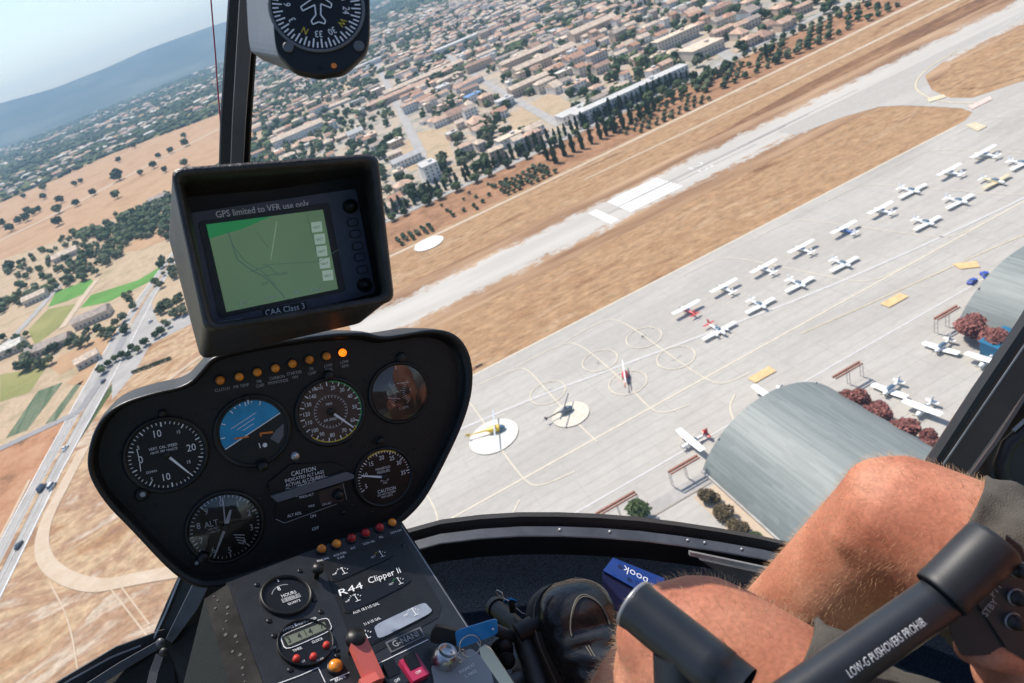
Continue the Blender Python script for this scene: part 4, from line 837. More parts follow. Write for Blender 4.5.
for x, y in ((135, 424), (196, 415), (206, 480), (214, 410), (290, 400), (296, 462), (296, 380), (365, 380), (366, 447), (425, 432), (260, 498), (196, 490), (188, 553), (265, 560), (352, 445), (352, 505), (415, 448), (417, 500), (277, 482), (333, 464), (372, 512), (344, 512), (157, 505), (120, 455)): screw(mb, P1, x, y, .0018)
L8 = [(220, 380), (239, 376.5), (257, 372), (275, 368), (292, 363.5), (309, 359.5), (326, 356), (342, 352.5)]
T8 = ['CLUTCH', 'MR TEMP', 'MR\nCHIP', 'CARBON\nMONOXIDE', 'STARTER\nON', 'TR\nCHIP', 'LOW\nFUEL', 'LOW\nRPM']
for (x, y), t in zip(L8, T8):
    for i, s in enumerate(t.split('\n')): P1.text(mb, s, x+2.2+i*.8, y+9.5+i*4.2, 3.1, m='mark_grey')
for s, x, y, h in (('CAUTION', 306, 473.5, 4.6), ('INDICATED ALT LAGS', 305.5, 478.5, 3.6), ('ACTUAL ALT DURING', 307, 483, 3.6), ('DESCENT', 308, 487, 3.4), ('TRANSPONDER', 307, 495, 2.6), ('ALT ADL', 293, 514, 3.2), ('OAT', 313, 505, 2.6), ('ON AC', 326, 503, 2.4), ('ON', 313, 516, 3.2), ('OFF', 315.5, 528.5, 3.4)): P1.text(mb, s, x, y, h)
mb.build('face_plate', panel)
mb = MB(); P1.slab(mb, [(270, 495), (345, 471), (353, 474), (353, 477), (277, 501)], .0, .006, 'housing_grey'); P1.slab(mb, [(268, 482), (290, 464), (333, 462), (347, 468), (270, 492)], 0, .004, 'panel_black')
for s, x, y, h in (('CAUTION', 303, 470.5, 4.6), ('INDICATED ALT LAGS', 304, 475.5, 3.3), ('ACTUAL ALT DURING', 305, 479.8, 3.3), ('DESCENT', 306, 484, 3.3)): P1.text(mb, s, x, y, h, .0046)
mb.build('caution_placard', panel)
mb = MB(); P1.slab(mb, [(276, 503), (344, 482), (346, 501), (284, 522), (275, 517)], 0, .003, 'dial_black'); P1.slab(mb, [(318, 491), (341, 484), (343, 500), (320, 504)], .003, .0036, 'dial_brown')
for a, b in (((275, 518), (284, 522)), ((284, 522), (336, 503)), ((346, 499), (342, 482))): mb.strip(P1.at(*a, .0042), P1.at(*b, .0042), .0007, P1.n, 'mark_grey')
for s, x, y, h in (('PRESS-ALT', 306, 495, 2.6), ('ALT ADL', 294, 513.5, 3.0), ('MAX', 311, 505, 2.4), ('ON AC', 326, 503, 2.4)): P1.text(mb, s, x, y, h, .0042)
mb.build('air_data_unit', panel)
def knob(pl, x, y, r, h, parent, name='knob', m='bezel', base=None):
    mb = MB(); c = pl.at(x, y, 0); mb.lathe(c, pl.u, pl.w, pl.n, [(r*1.1, 0), (r*1.1, h*.25), (r*.85, h*.3), (r*.85, h*.9), (r*.75, h), (.0001, h)], m, 20)
    for i in range(12): d = pl.dirs(i*30); mb.box(c+d*r*.86+pl.n*h*.6, d*.0003, pl.dirs(i*30+90)*r*.1, pl.n*h*.28, m)
    return mb.build(name, parent)
for x, y, r, h in ((162.5, 413, .004, .006), (142, 494, .007, .006), (262, 464, .0065, .016), (203, 556, .0065, .01), (295, 456, .0050, .004), (337, 493, .0065, .014), (328, 375, .006, .010), (401, 357.5, .0065, .006), (379, 440, .005, .010), (343, 512, .003, .004), (246, 397, .003, .008)):
    knob(P1, x, y, r, h, panel, m='chrome' if (x, y) == (295, 456) else 'bezel')
mb = MB(); mb.disc(P1.at(143, 493, .0065), P1.u, P1.w, .0028, 'mark_grey', 10); mb.disc(P1.at(196.5, 561, .0065), P1.u, P1.w, .0022, 'mark_grey', 10); mb.build('knob_index', panel)
def gauge(pl, px, py, r, name, nums, tick, label=None, texts=(), needles=(), numr=.70, numh=5.0, arcs=(), glass=False, rng=(0, 360), face='dial_black', big=5, extra=None, parent=panel, bz=1.12):
    mb = MB(); c = pl.at(px, py); n = pl.n
    mb.lathe(c, pl.u, pl.w, n, [(r*bz, -.001), (r*bz, .0025), (r*(bz*.66+.34), .004), (r*(1+(bz-1)*.25), .004), (r*.99, .001)], 'bezel', 48); mb.disc(c+n*.0009, pl.u, pl.w, r, face, 48)
    k = 0; a = rng[0]
    while a <= rng[1]-(.5 if rng == (0, 360) else 0)+.01:
        d = pl.dirs(a); L = .13 if k % big == 0 else .075; wd = .0013 if k % big == 0 else .0008
        mb.strip(c+n*.0014+d*r*.965, c+n*.0014+d*r*(.965-L), wd, n, 'mark_white'); a += tick; k += 1
    for s, a in nums: d = pl.dirs(a); mb.text(s, c+d*r*numr+n*.0015, pl.u, pl.w, numh*pl.dep(px, py)/FPX, 'mark_white')
    for s, dx, dy, h in texts: mb.text(s, c+pl.u*dx*r+pl.w*dy*r+n*.0015, pl.u, pl.w, h*pl.dep(px, py)/FPX, 'mark_white')
    for a0, a1, rr, wd, m in arcs:
        q = [pl.dirs(a0+(a1-a0)*i/24) for i in range(25)]; vs = []
        for d in q: vs += [c+n*.0012+d*r*rr, c+n*.0012+d*r*(rr-wd)]
        mb.add(vs, [(2*i, 2*i+1, 2*i+3, 2*i+2) for i in range(24)], m)
    if extra: extra(mb, c, n, r, pl)
    g = mb.build(name, parent)
    if label: g['label'] = label
    for i, (a, l0, l1, wd) in enumerate(needles):
        m2 = MB(); d = pl.dirs(a); s = pl.dirs(a+90)*wd/2; h = n*(.0025+.0006*i)
        m2.prism([c+d*r*l0-s+h, c+d*r*l1-s*.55+h, c+d*r*(l1+.03)+h, c+d*r*l1+s*.55+h, c+d*r*l0+s+h], n*.0004, 'mark_white'); m2.build('needle', g)
    if needles:
        m2 = MB(); m2.lathe(c, pl.u, pl.w, n, [(r*.11, .001), (r*.11, .0045), (r*.05, .005), (.0001, .005)], 'bezel', 16); m2.build('hub', g)
    if glass:
        m2 = MB(); m2.lathe(c, pl.u, pl.w, n, [(r*1.0, .0042), (r*.7, .0062), (r*.35, .0072), (.00005, .0075)], 'dial_glass', 40); m2.build('glass', g)
    return g
def vs_x(mb, c, n, r, pl):
    q = [c+n*.0014+pl.dirs(a)*r*.78 for a in (238, 250, 262)]+[c+n*.0014+pl.dirs(a)*r*.78 for a in (278, 290, 302)]
    mb.strip(c+n*.0014+pl.dirs(246)*r*.78, c+n*.0014+pl.dirs(264)*r*.70, .0008, n, 'mark_white'); mb.strip(c+n*.0014+pl.dirs(296)*r*.78, c+n*.0014+pl.dirs(277)*r*.70, .0008, n, 'mark_white')
gauge(P1, 166.6, 454.4, .0385, 'vertical_speed_indicator', [('10', -13), ('20', 86), ('10', 191), ('0', 270)], 7.2, 'round gauge lettered VERT. CAL. SPEED', [('5', -.66, .36, 4), ('5', -.48, -.62, 4), ('15', .40, .58, 3.4), ('15', .52, -.35, 3.4), ('VERT. CAL. SPEED', -.05, .24, 2.8), ('100 FT. PER MINUTE', -.05, .12, 2.4), ('DOWN', -.45, -.40, 2.4)], [(144, .1, .80, .0028)], extra=vs_x, numr=.66, numh=7.5)
gauge(P1, 330.7, 411.5, .0385, 'airspeed_indicator', [(str(v), a) for v, a in ((20, 13), (30, 36), (40, 61), (50, 90), (60, 123), (70, 155), (80, 185), (90, 210), (100, 230), (110, 254), (120, 275), (130, 298), (140, 320))], 12, 'round gauge with two rings of figures and a white needle pointing lower right', [('KNOTS', -.30, .80, 2.8), ('MPH', -.02, .25, 2.6), ('AIR SPEED', -.05, -.25, 2.6)], [(136, .1, .88, .0030)], numr=.76, numh=4.2, arcs=[(5, 130, .99, .05, 'mark_green'), (130, 225, .99, .04, 'mark_yellow'), (0, 360, .53, .012, 'mark_grey')], big=2, face='dial_brown',  # brown face colour stands in for the reflection in the dial
      extra=lambda mb, c, n, r, pl: [mb.strip(c+n*.0014+pl.dirs(a)*r*.52, c+n*.0014+pl.dirs(a)*r*.45, .0005, n, 'mark_white') for a in range(0, 360, 12)])
def alt_x(mb, c, n, r, pl):
    for k in range(4): a = c+pl.u*r*(.18+.03*k)-pl.w*r*(.30+.09*k)+n*.0014; mb.strip(a, a+pl.u*r*(.30-.05*k)-pl.w*r*.10, .0012, n, 'mark_white')
gauge(P1, 225.4, 526.6, .0385, 'altimeter', [(str(i), i*36) for i in range(10)], 7.2, 'round altimeter lettered ALT', [('ALT', -.36, .20, 6.2), ('1000 FEET', -.34, .05, 2), ('CALIBRATED', -.34, -.05, 1.8)], [(209, .1, .90, .0032), (24, .12, .52, .0046), (4, .1, .92, .0016)], extra=alt_x, numr=.74, numh=6.5, glass=True)
gauge(P1, 384, 476.7, .0350, 'manifold_pressure_gauge', [(str(v), a) for v, a in ((5, 256), (10, 289), (15, 325), (20, 0), (25, 32), (30, 58), (35, 92))], 6.6, 'round gauge lettered MANIFOLD PRESSURE', [('MANIFOLD', 0, .33, 2.6), ('PRESSURE', 0, .20, 2.6), ('INCHES', 0, -.12, 2.2), ('HG', 0, -.22, 2.2), ('CAUTION', .02, -.50, 3.6), ('DO NOT EXCEED', 0, -.63, 2.0), ('MAP LIMITS', 0, -.73, 2.0)], [(288, .0, .86, .0030)], numr=.72, numh=4.6, rng=(250, 458), arcs=[(330, 395, .99, .06, 'mark_yellow')])
def tach_x(mb, c, n, r, pl):
    for sx in (-1, 1):
        for i in range(12):
            a = 90+sx*(i*9-48); o = c+pl.u*r*sx*.62; d = pl.u*(-sx)*math.cos(R(i*9-48))+pl.w*math.sin(R(i*9-48)); mb.strip(o+d*r*.40+n*.0014, o+d*r*(.52 if i % 3 else .58)+n*.0014, .0007, n, 'mark_white')
    mb.strip(c+n*.0018-pl.u*r*.05+pl.w*r*.34, c+n*.0018+pl.u*r*.40+pl.w*r*.30, .0011, n, 'mark_white'); mb.strip(c+n*.0018-pl.u*r*.45-pl.w*r*.1, c+n*.0018+pl.u*r*.0-pl.w*r*.22, .0011, n, 'mark_white')
    mb.text('E', c-pl.u*r*.42+pl.w*r*.05+n*.0015, pl.u, pl.w, .004, 'mark_white'); mb.text('R', c+pl.u*r*.42+pl.w*r*.02+n*.0015, pl.u, pl.w, .004, 'mark_white')
gauge(P1, 399, 392.4, .0360, 'tachometer', [], 400, 'round twin tachometer with strong reflections at the upper right of the panel', [('% RPM', .08, -.58, 3)], [], extra=tach_x, glass=True, face='dial_brown', rng=(0, 1))  # brown face colour carries the tone of the reflected legs
def ai_x(mb, c, n, r, pl):
    t0 = pl.dirs(66); t1 = -t0; off = pl.dirs(-24)*r*.02
    N = 40; a0 = 66-180
    arc = [c+n*.0012+pl.dirs(a0+180*i/N)*r*.93 for i in range(N+1)]; mb.poly(arc, 'dial_blue')
    mb.strip(arc[0]+n*.0004, arc[-1]+n*.0004, .0012, n, 'mark_white')
    for a in (-90, -62, -34, -24, -14, -4, 8, 24): d = pl.dirs(a-2); mb.strip(c+n*.0016+d*r*.92, c+n*.0016+d*r*(.80 if a in (-90, -62, -34, -4, 24) else .86), .0012, n, 'mark_white')
    for k, L in ((.18, .18), (.30, .30), (.42, .42)): o = c+n*.0016+pl.dirs(-24)*r*k-pl.dirs(66)*r*.05; mb.strip(o-pl.dirs(66)*r*L, o+pl.dirs(66)*r*L, .0007, n, 'mark_white')
    mb.strip(c+n*.002-pl.u*r*.55-pl.w*r*.12, c+n*.002-pl.u*r*.15-pl.w*r*.14, .0018, n, 'mark_orange'); mb.strip(c+n*.002+pl.u*r*.18-pl.w*r*.12, c+n*.002+pl.u*r*.55-pl.w*r*.16, .0022, n, 'mark_orange'); mb.strip(c+n*.002+pl.u*r*.18-pl.w*r*.12, c+n*.002+pl.u*r*.2-pl.w*r*.22, .0016, n, 'mark_orange')
    mb.poly([c+n*.0018+pl.dirs(a)*r*k for a, k in ((88, .9), (112, .9), (130, .86), (128, .55), (100, .66))], 'housing_grey')
    mb.poly([c+n*.002+pl.dirs(a)*r*k for a, k in ((140, .45), (200, .45), (225, .75), (200, .92), (160, .92), (135, .75))], 'bezel')
    mb.disc(c+n*.0025+pl.u*r*.26-pl.w*r*.5, pl.u, pl.w, r*.07, 'mark_white', 10); mb.strip(c+n*.0025+pl.u*r*.1-pl.w*r*.4, c+n*.0025+pl.u*r*.12-pl.w*r*.56, .001, n, 'mark_white')
gauge(P1, 253, 430.7, .0385, 'attitude_indicator', [], 400, 'attitude indicator with a tilted blue sky half', [], [], extra=ai_x, rng=(0, 1))
def lamp(pl, x, y, m, parent, r=.0048, h=.006):
    mb = MB(); c = pl.at(x, y); mb.lathe(c, pl.u, pl.w, pl.n, [(r*1.25, 0), (r*1.25, h*.4), (r*1.02, h*.45)], 'bezel', 20); mb.lathe(c, pl.u, pl.w, pl.n, [(r*1.02, h*.4), (r, h*.8), (r*.7, h*1.15), (.0001, h*1.3)], m, 20)
    for i in range(6): d = pl.dirs(i*60); mb.tube([c+d*r*.55+pl.n*h*.8, c+d*r*.4+pl.n*h*1.15], [r*.14, r*.1], m, 5)
    o = mb.build('warning_light', parent)
    if m == 'lamp_lit': o['label'] = 'lit orange warning light'
    return o
for i, (x, y) in enumerate(L8): lamp(P1, x, y, 'lamp_lit' if i == 7 else 'lamp_amber', panel)

# ---------------------------------------------------------------- lower console
con = empty('centre_console', P2.at(300, 640), 'black lower console with engine gauges, switches and the lettering R44 Clipper II', 'console')
CQ = [(226, 583), (395, 520), (402, 521), (560, 770), (560, 790), (300, 800), (286, 740), (208, 588)]
mb = MB(); P2.slab(mb, [(226, 583), (394, 519), (401, 522), (575, 790), (305, 800), (229, 586)], 0, -.004, 'console_paint')
pts = [(402, 523), (574, 790)]; mb.strip(P2.at(401, 525, .0003), P2.at(560, 770, .0003), .0012, P2.n, 'frame_edge')
P2.quad(mb, [(322, 563), (384, 537), (402, 537), (442, 606), (438, 618), (372, 655), (357, 655)], .0005, 'panel_rim')
for s, x, y, h, ft in (('R44', 350, 591.5, 8.0, 26), ('Clipper II', 384, 577.5, 7.4, 37)):
    c = P2.at(x, y, .0030); sl = (P2.w+P2.u*.22); mb.text(s, c, P2.u, sl, h*P2.dep(x, y)/FPX, 'mark_white', 1, ft*P2.dep(x, y)/FPX)
for s, x, y, h in (('AUX 18.3 US GAL', 366, 609, 3.3), ('31.6 US GAL', 372, 622, 3.1), ('FUEL\nFILTER', 0, 0, 0)):
    if h: P2.text(mb, s, x, y, h, .0012)
for (x, y), t in zip([(323, 560), (340, 554.5), (353, 548.5), (369, 543), (381, 537.5), (396, 532)], ['ENG FIRE', 'AUX FUEL', 'ALT', 'LOW OIL', 'OIL', 'GOV-OFF']): P2.text(mb, t, x, y, 2.7, m='mark_white')
P2.text(mb, 'PUMP', 341, 558, 2.7); P2.text(mb, 'BRAKE', 340, 679, 3.4)
for a, b in (((372, 667), (428, 640)), ((330, 681), (349, 673)), ((300, 676), (318, 668)), ((318, 668), (325, 683)), ((262, 690), (300, 676))): mb.strip(P2.at(*a, .0008), P2.at(*b, .0008), .0007, P2.n, 'mark_white')
for x, y in ((257, 585), (300, 571), (314, 600), (269, 621), (321, 612), (274, 636), (337, 650), (290, 670), (403, 546), (337, 656), (352, 589)): screw(mb, P2, x, y, .0026)
mb.build('face_plate', con)
mb = MB(); qb = [P2.at(228, 584), P2.at(304, 800)]; q = [P2.at(206, 590, -.012), P2.at(268, 800, -.012), P2.at(575, 790), P2.at(402, 522)]; dn = -P2.n*.30; mb.add([qb[0], qb[1], q[1], q[0]], [(0, 1, 2, 3)], 'worn_metal'); mb.add([q[0], q[1], q[1]+dn-P2.u*.02, q[0]+dn-P2.u*.02], [(0, 1, 2, 3)], 'panel_black'); mb.add([q[2], q[3], q[3]+dn, q[2]+dn], [(0, 1, 2, 3)], 'panel_black'); mb.add([q[3], q[0], q[0]+dn, q[3]+dn], [(0, 1, 2, 3)], 'panel_black')
rr = random.Random(4)
for i in range(16):
    t = .02+i*.031; p = q[0].lerp(q[1], t).lerp(qb[0].lerp(qb[1], t), rr.uniform(.25, .75)); ud = (q[1]-q[0]).normalized(); sd0 = (qb[0]-q[0]).normalized(); nn = ud.cross(sd0).normalized(); nn = nn if nn.dot(P2.n) > 0 else -nn; mb.disc(p+nn*.0008, ud, nn.cross(ud), rr.uniform(.0008, .0018), 'panel_black', 10)
mb.build('side_plate', con)
for i, (x, y) in enumerate(((321, 551), (336, 546), (351, 540), (365, 535), (379, 529.5), (391.5, 524.5))): lamp(P2, x, y, 'lamp_red' if i in (2, 3, 4) else 'lamp_amber', con)
lamp(P2, 335, 668, 'lamp_amber', con, .0062)
def meter(name, quad, label=None, pale=None, marks=(), parent=con):
    mb = MB(); Q = rpoly(quad, .28, 3); P2.slab(mb, rpoly([( (x-sum(p[0] for p in quad)/4)*1.04+sum(p[0] for p in quad)/4, (y-sum(p[1] for p in quad)/4)*1.1+sum(p[1] for p in quad)/4) for x, y in quad], .28, 3), .0002, .0012, 'bezel'); P2.quad(mb, Q, .0016, 'dial_black')
    if pale: P2.quad(mb, rpoly(pale, .2, 3), .0020, 'painted_reflection')  # pale patch is a reflection painted on the window
    for (x, y, gm) in marks:
        for i in range(7):
            an = -60+i*20; c = P2.at(x, y+2, .0024); d = P2.dirs(an); mb.strip(c+d*.0068, c+d*(.0082 if i % 2 else .0088), .0006, P2.n, gm if i in (1, 2, 3) and gm else 'mark_white')
        c = P2.at(x, y, .0026); mb.strip(c-P2.w*.003, c+P2.w*.006, .0008, P2.n, 'mark_white'); mb.strip(c-P2.w*.0034-P2.u*.003, c-P2.w*.0034+P2.u*.003, .0006, P2.n, 'mark_white')
        P2.text(mb, 'OIL' if gm else 'AMP', x-9, y+3, 2.0, .0026)
    o = mb.build(name, parent)
meter('meter_window', [(330, 572), (388, 547), (395, 557), (334, 583)], None, None, [(343, 573, None), (381, 556, 'mark_yellow')])
meter('meter_window', [(342, 600), (405, 573), (412, 583), (347, 615)], None, None, [(356, 600, None), (399, 583, 'mark_green')])
meter('meter_window', [(358, 633), (424, 602), (434, 614), (364, 648)], None, [(373, 627), (424, 603), (433, 613), (378, 641)], [(366, 637, None), (414, 614, None)])
gauge(P2, 286, 596, .0226, 'hour_meter', [], 400, 'round hour meter', [('8', -.15, .45, 5.5), ('HOURS', .12, .0, 4.0), ('QUARTZ', .15, -.50, 2.8)], [], parent=con, rng=(0, 1), arcs=[(-62, 30, .62, .03, 'mark_grey')], extra=lambda mb, c, n, r, pl: [mb.box(c+pl.u*r*(.12+.17*(i-2))-pl.w*r*.25+n*.0016, pl.u*r*.075, pl.w*r*.11, n*.0003, 'mark_grey') for i in range(5)]+[mb.text('01170'[i], c+pl.u*r*(.12+.17*(i-2))-pl.w*r*.25+n*.0022, pl.u, pl.w, r*.17, 'lcd_digit') for i in range(5)])
def clk(mb, c, n, r, pl):
    Q = rpoly([(281, 637), (326, 619), (330, 630), (286, 650)], .25, 3); P2.slab(mb, rpoly([(279, 637), (327, 617), (333, 631), (285, 652)], .25, 3), .0012, .0016, 'mark_white'); P2.slab(mb, rpoly([(280, 637), (326.5, 618), (332, 630.5), (285.5, 651)], .25, 3), .0013, .0018, 'bezel'); P2.slab(mb, [(284, 639), (324, 623), (327, 630), (288, 647)], .0018, .0020, 'lcd')
    for t, x, y in (('3', 288.5, 641.5), ('4', 299, 637.5), ('1', 305, 634.5), ('4', 310, 633), ('7', 321, 628)): P2.text(mb, t, x, y, 7.2, .0024, 'lcd_digit')
    P2.text(mb, 'QUARTZ CHRONOMETER', 299, 625, 2.7, .0014); P2.text(mb, 'TIMER', 297, 651, 3.0, .0022); P2.text(mb, 'CLOCK', 317, 642, 3.0, .0022)
    for x, y, t in ((296, 660, 'SET'), (313, 658, 'MODE'), (326, 646.5, 'STOP')): mb.lathe(P2.at(x, y, .001), pl.u, pl.w, n, [(.0034, 0), (.003, .003), (.0001, .0035)], 'mark_red', 12); P2.text(mb, t, x+7, y+2.5, 2.3, .0014)
gauge(P2, 305, 643.6, .0250, 'digital_clock', [], 400, 'round digital clock with a long display', [], [], parent=con, rng=(0, 1), extra=clk, bz=1.03)
mb = MB(); P2.slab(mb, [(385, 643), (420, 627.5), (425, 637), (391, 653.5)], 0, .0012, 'housing_grey'); P2.slab(mb, [(387, 644), (419, 629.5), (423, 636.5), (391.5, 651.5)], .0012, .0015, 'panel_rim'); P2.text(mb, 'G-NANI', 405.5, 640.5, 7.0, .0018, 'mark_grey', fit=30); mb.build('registration_placard', con)
def bigknob(x, y, r, h, m, name, hd=1.5):
    mb = MB(); c = P2.at(x, y); mb.lathe(c, P2.u, P2.w, P2.n, [(r*.5, 0), (r*.5, h*.55), (r, h*.6), (r*1.05, h*.8), (r*.9, h), (.0001, h*1.03)], m, 24); mb.build(name, con)
bigknob(352, 652, .0090, .024, 'bezel', 'mixture_knob'); bigknob(316, 577, .0060, .016, 'bezel', 'knob')
mb = MB(); c0 = P2.at(362, 672, .0); mb.box(P2.at(364, 672, .012), P2.u*.0085, (P2.w*.9+P2.n*.25).normalized()*.020, P2.n*.004, 'guard_red'); mb.box(P2.at(366, 690, .006), P2.u*.0085, P2.w*.004, P2.n*.009, 'guard_red'); mb.build('guarded_switch', con)
def rocker(x, y, m):
    mb = MB(); c = P2.at(x, y); mb.box(c+P2.n*.003, P2.u*.0095, P2.w*.0125, P2.n*.003, m); mb.box(c+P2.n*.007+P2.w*.005, P2.u*.006, (P2.w+P2.n*.35).normalized()*.007, P2.n*.002, 'bezel'); mb.text('OFF', c-P2.w*.007+P2.n*.0066, P2.u, P2.w, .003, 'mark_white'); mb.build('rocker_switch', con)
rocker(413, 671, 'switch_pink'); rocker(392, 679, 'console_paint')
mb = MB(); P2.slab(mb, rpoly([(430, 668), (470, 650), (488, 664), (494, 690), (436, 695)], .1, 2), 0, .003, 'sunlit_plate')  # pale plate colour stands in for sunlight on this part of the console
for s, x, y in (('ENGINE RT', 466, 671), ('L. MAGS', 470, 676)): P2.text(mb, s, x, y, 3.4, .0036, 'mark_white')
mb.build('ignition_plate', con)
mb = MB(); c = P2.at(443, 662); mb.lathe(c, P2.u, P2.w, P2.n, [(.0135, 0), (.0135, .003), (.0120, .009), (.0095, .016), (.0085, .0165), (.0080, .013), (.0001, .013)], 'chrome', 32); mb.build('ignition_switch', con)
# keys in the ignition: a bunch hanging on a ring
ky = empty('key_ring', K(468, 645, .70), 'bunch of keys with a bright blue tag hanging from the ignition', 'keys'); D = .665
def kb(pts, d, th, m, name, rd=.12, hole=False):
    mb = MB(); Q = rpoly(pts, rd, 3); mb.prism([K(x, y, d) for x, y in Q], F_*th, m)
    return mb, mb.build(name, ky)
kb([(431, 632), (436, 626), (464, 633), (466, 646), (440, 645), (430, 642)], .665, .006, 'bezel', 'key_head', .25)
mb = MB(); mb.tube([K(447, 644, .668), K(444, 655, .69)], .0018, 'chrome', 8); mb.build('key_blade', ky)
kb([(455, 633), (459, 630), (497, 618.5), (498, 634), (461, 648), (457, 646)], .655, .0022, 'tag_blue', 'blue_tag', .18)
mb = MB(); mb.disc(K(493, 629, .6535), X_, Y_, .0012, 'mark_white', 8); mb.build('tag_hole', ky)
def ringm(x, y, d, r, tk, tilt, m='chrome'):
    mb = MB(); u = (X_*math.cos(tilt)+F_*math.sin(tilt)); c = K(x, y, d); mb.tube([c+(u*math.cos(q)+Y_*math.sin(q))*r for q in [i*math.pi/12 for i in range(25)]], tk, m, 7, False); mb.build('ring', ky)
ringm(470, 646, .650, .0105, .0007, .3); ringm(461, 656, .655, .006, .0006, .9); ringm(456, 662, .66, .005, .0008, .2)
mb, _ = kb([(479, 648), (485, 645), (492, 650), (525, 700), (514, 704), (481, 657)], .63, .002, 'chrome', 'steel_key', .2)
# fine tubes beside the console
pd = empty('pedal', K(530, 640, .82), 'black tubular anti torque pedal under the black shoe', 'pedal')
mb = MB(); mb.tube([K(519, 629, .84), K(530, 660, .80), K(548, 720, .74)], .0125, 'frame_black', 14); mb.build('pedal_arm', pd)
mb = MB(); mb.tube([K(494, 606, .90), K(520, 630, .84)], .0115, 'frame_black', 14); mb.tube([K(494, 606, .90), K(497, 608.5, .893)], .0135, 'panel_rim', 14); mb.build('pedal_tube', pd)
mb = MB(); mb.tube([K(517, 634, .82), K(560, 612, .84)], .0125, 'frame_black', 14); mb.build('foot_bar', pd)
mb = MB(); mb.lathe(K(510, 602, .85), X_, Y_*.5+F_*.5, -Y_, [(.0085, 0), (.0085, .002), (.003, .0025), (.003, .005), (.0001, .005)], 'tag_blue', 16); mb.tube([K(511, 600, .85), K(513, 612, .85)], .0045, 'frame_black', 8); mb.build('quick_pin', pd)
mb = MB(); mb.tube([K(x, y, .84) for x, y in ((509, 601), (500, 597), (495, 592), (497, 590), (502, 593), (503, 598), (508, 601))], .0008, 'chrome', 6); mb.tube([K(516, 608, .84), K(522, 613, .84), K(528, 615, .84)], .0007, 'chrome', 6); mb.build('safety_wire', pd)
lk = empty('pedal_linkage', K(508, 660, .80), 'steel linkage with bolts and tubes behind the blue key tag', 'linkage')
mb = MB(); mb.tube([K(490, 627, .80), K(512, 637, .83)], .007, 'frame_grey', 12); mb.tube([K(498, 690, .76), K(530, 672, .80)], .008, 'frame_grey', 12); mb.build('rod', lk)
mb = MB(); mb.lathe(K(507, 660, .80), X_, Y_, -F_, [(.010, 0), (.010, .004), (.006, .005), (.006, .007), (.003, .008), (.0001, .008)], 'worn_metal', 20); mb.lathe(K(502, 648, .82), X_, Y_, -F_, [(.014, 0), (.014, .008), (.0001, .009)], 'bezel', 20); mb.build('bearing', lk)
mb = MB(); mb.prism([K(x, y, .80) for x, y in ((512, 672), (524, 668), (530, 690), (514, 700))], F_*.03, 'frame_grey'); mb.build('bracket', lk)

# ---------------------------------------------------------------- GPS display in its hood
kG = lambda f: (1.2389*f, -.0811*f, -.0107*f)
PF, PU, PB = PL(kG(1.36), (282, 250), 9), PL(kG(1.235), (282, 250), 9), PL(kG(1.10), (282, 250), 9)
gp = empty('gps_display', PU.at(282, 300), 'hooded GPS moving map display lettered GPS limited to VFR use only', 'GPS display')
N4 = 6
FO = rpoly([(170, 168), (378, 153), (395, 302), (205, 333)], .07, N4); FI = rpoly([(179, 177), (371, 163), (386, 295), (213, 324)], .06, N4); FM = rpoly([(174.5, 172.5), (375, 158), (391, 299), (209, 329)], .065, N4)
BO = rpoly([(167, 232), (350, 200), (366, 322), (201, 360)], .07, N4); UI = rpoly([(186, 185), (362, 172), (380, 296), (212, 332)], .03, N4)
mb = MB(); mb.loft([[PB.at(x, y) for x, y in BO], [PF.at(x, y, -.008) for x, y in FO], [PF.at(x, y, -.001) for x, y in FO], [PF.at(x, y, .002) for x, y in FM], [PF.at(x, y, -.001) for x, y in FI], [PU.at(x, y, -.004) for x, y in UI]], 'hood_leather', True, False); mb.poly([PB.at(x, y) for x, y in BO], 'panel_black'); mb.build('hood', gp)
mb = MB(); mb.poly([PU.at(x, y, -.004) for x, y in UI], 'panel_black'); mb.build('hood_back', gp)
mb = MB(); PU.slab(mb, rpoly([(186, 214), (355, 189), (375, 293), (212, 333)], .03, 3), -.003, .003, 'gps_plastic'); PU.slab(mb, rpoly([(198, 222), (328, 203), (345, 291), (219, 318)], .03, 3), .003, .004, 'panel_rim')
PU.text(mb, 'GPS limited to VFR use only', 263, 209.5, 6.6, .0036, fit=89); PU.text(mb, 'BENDIX/KING', 230, 321, 3.2, .0036, 'mark_grey', fit=24); mb.build('housing', gp)
mb = MB(); PU.slab(mb, [(262, 309.5), (305, 301.5), (307, 308), (264, 317)], .004, .0046, 'bezel'); PU.text(mb, 'CAA Class 3', 284.5, 309.5, 6.0, .0052, fit=38); mb.build('placard', gp)
mb = MB(); S = [(206, 225), (322, 210), (337, 289), (226, 312)]; PU.quad(mb, S, .0046, 'screen_green')
PU.quad(mb, [(206, 225), (272, 216.5), (240, 230), (209, 239)], .0050, 'screen_dark_green')
def sl(pts, w2=.0006, m='screen_line'):
    for a, b in zip(pts, pts[1:]): mb.strip(PU.at(*a, .0052), PU.at(*b, .0052), w2, PU.n, m)
sl([(228, 232), (232, 245), (237, 260), (249, 269), (262, 276), (271, 283), (281, 294), (284, 298)], .0009); sl([(232, 245), (245, 262), (262, 272), (275, 285)]); sl([(250, 272), (268, 266), (276, 274), (264, 276)]); sl([(254, 230), (268, 248)], .0004); sl([(276, 222), (270, 260)], .0004, 'screen_box'); sl([(262, 265), (318, 262), (337, 250)], .0004); sl([(306, 216), (318, 262)], .0004)
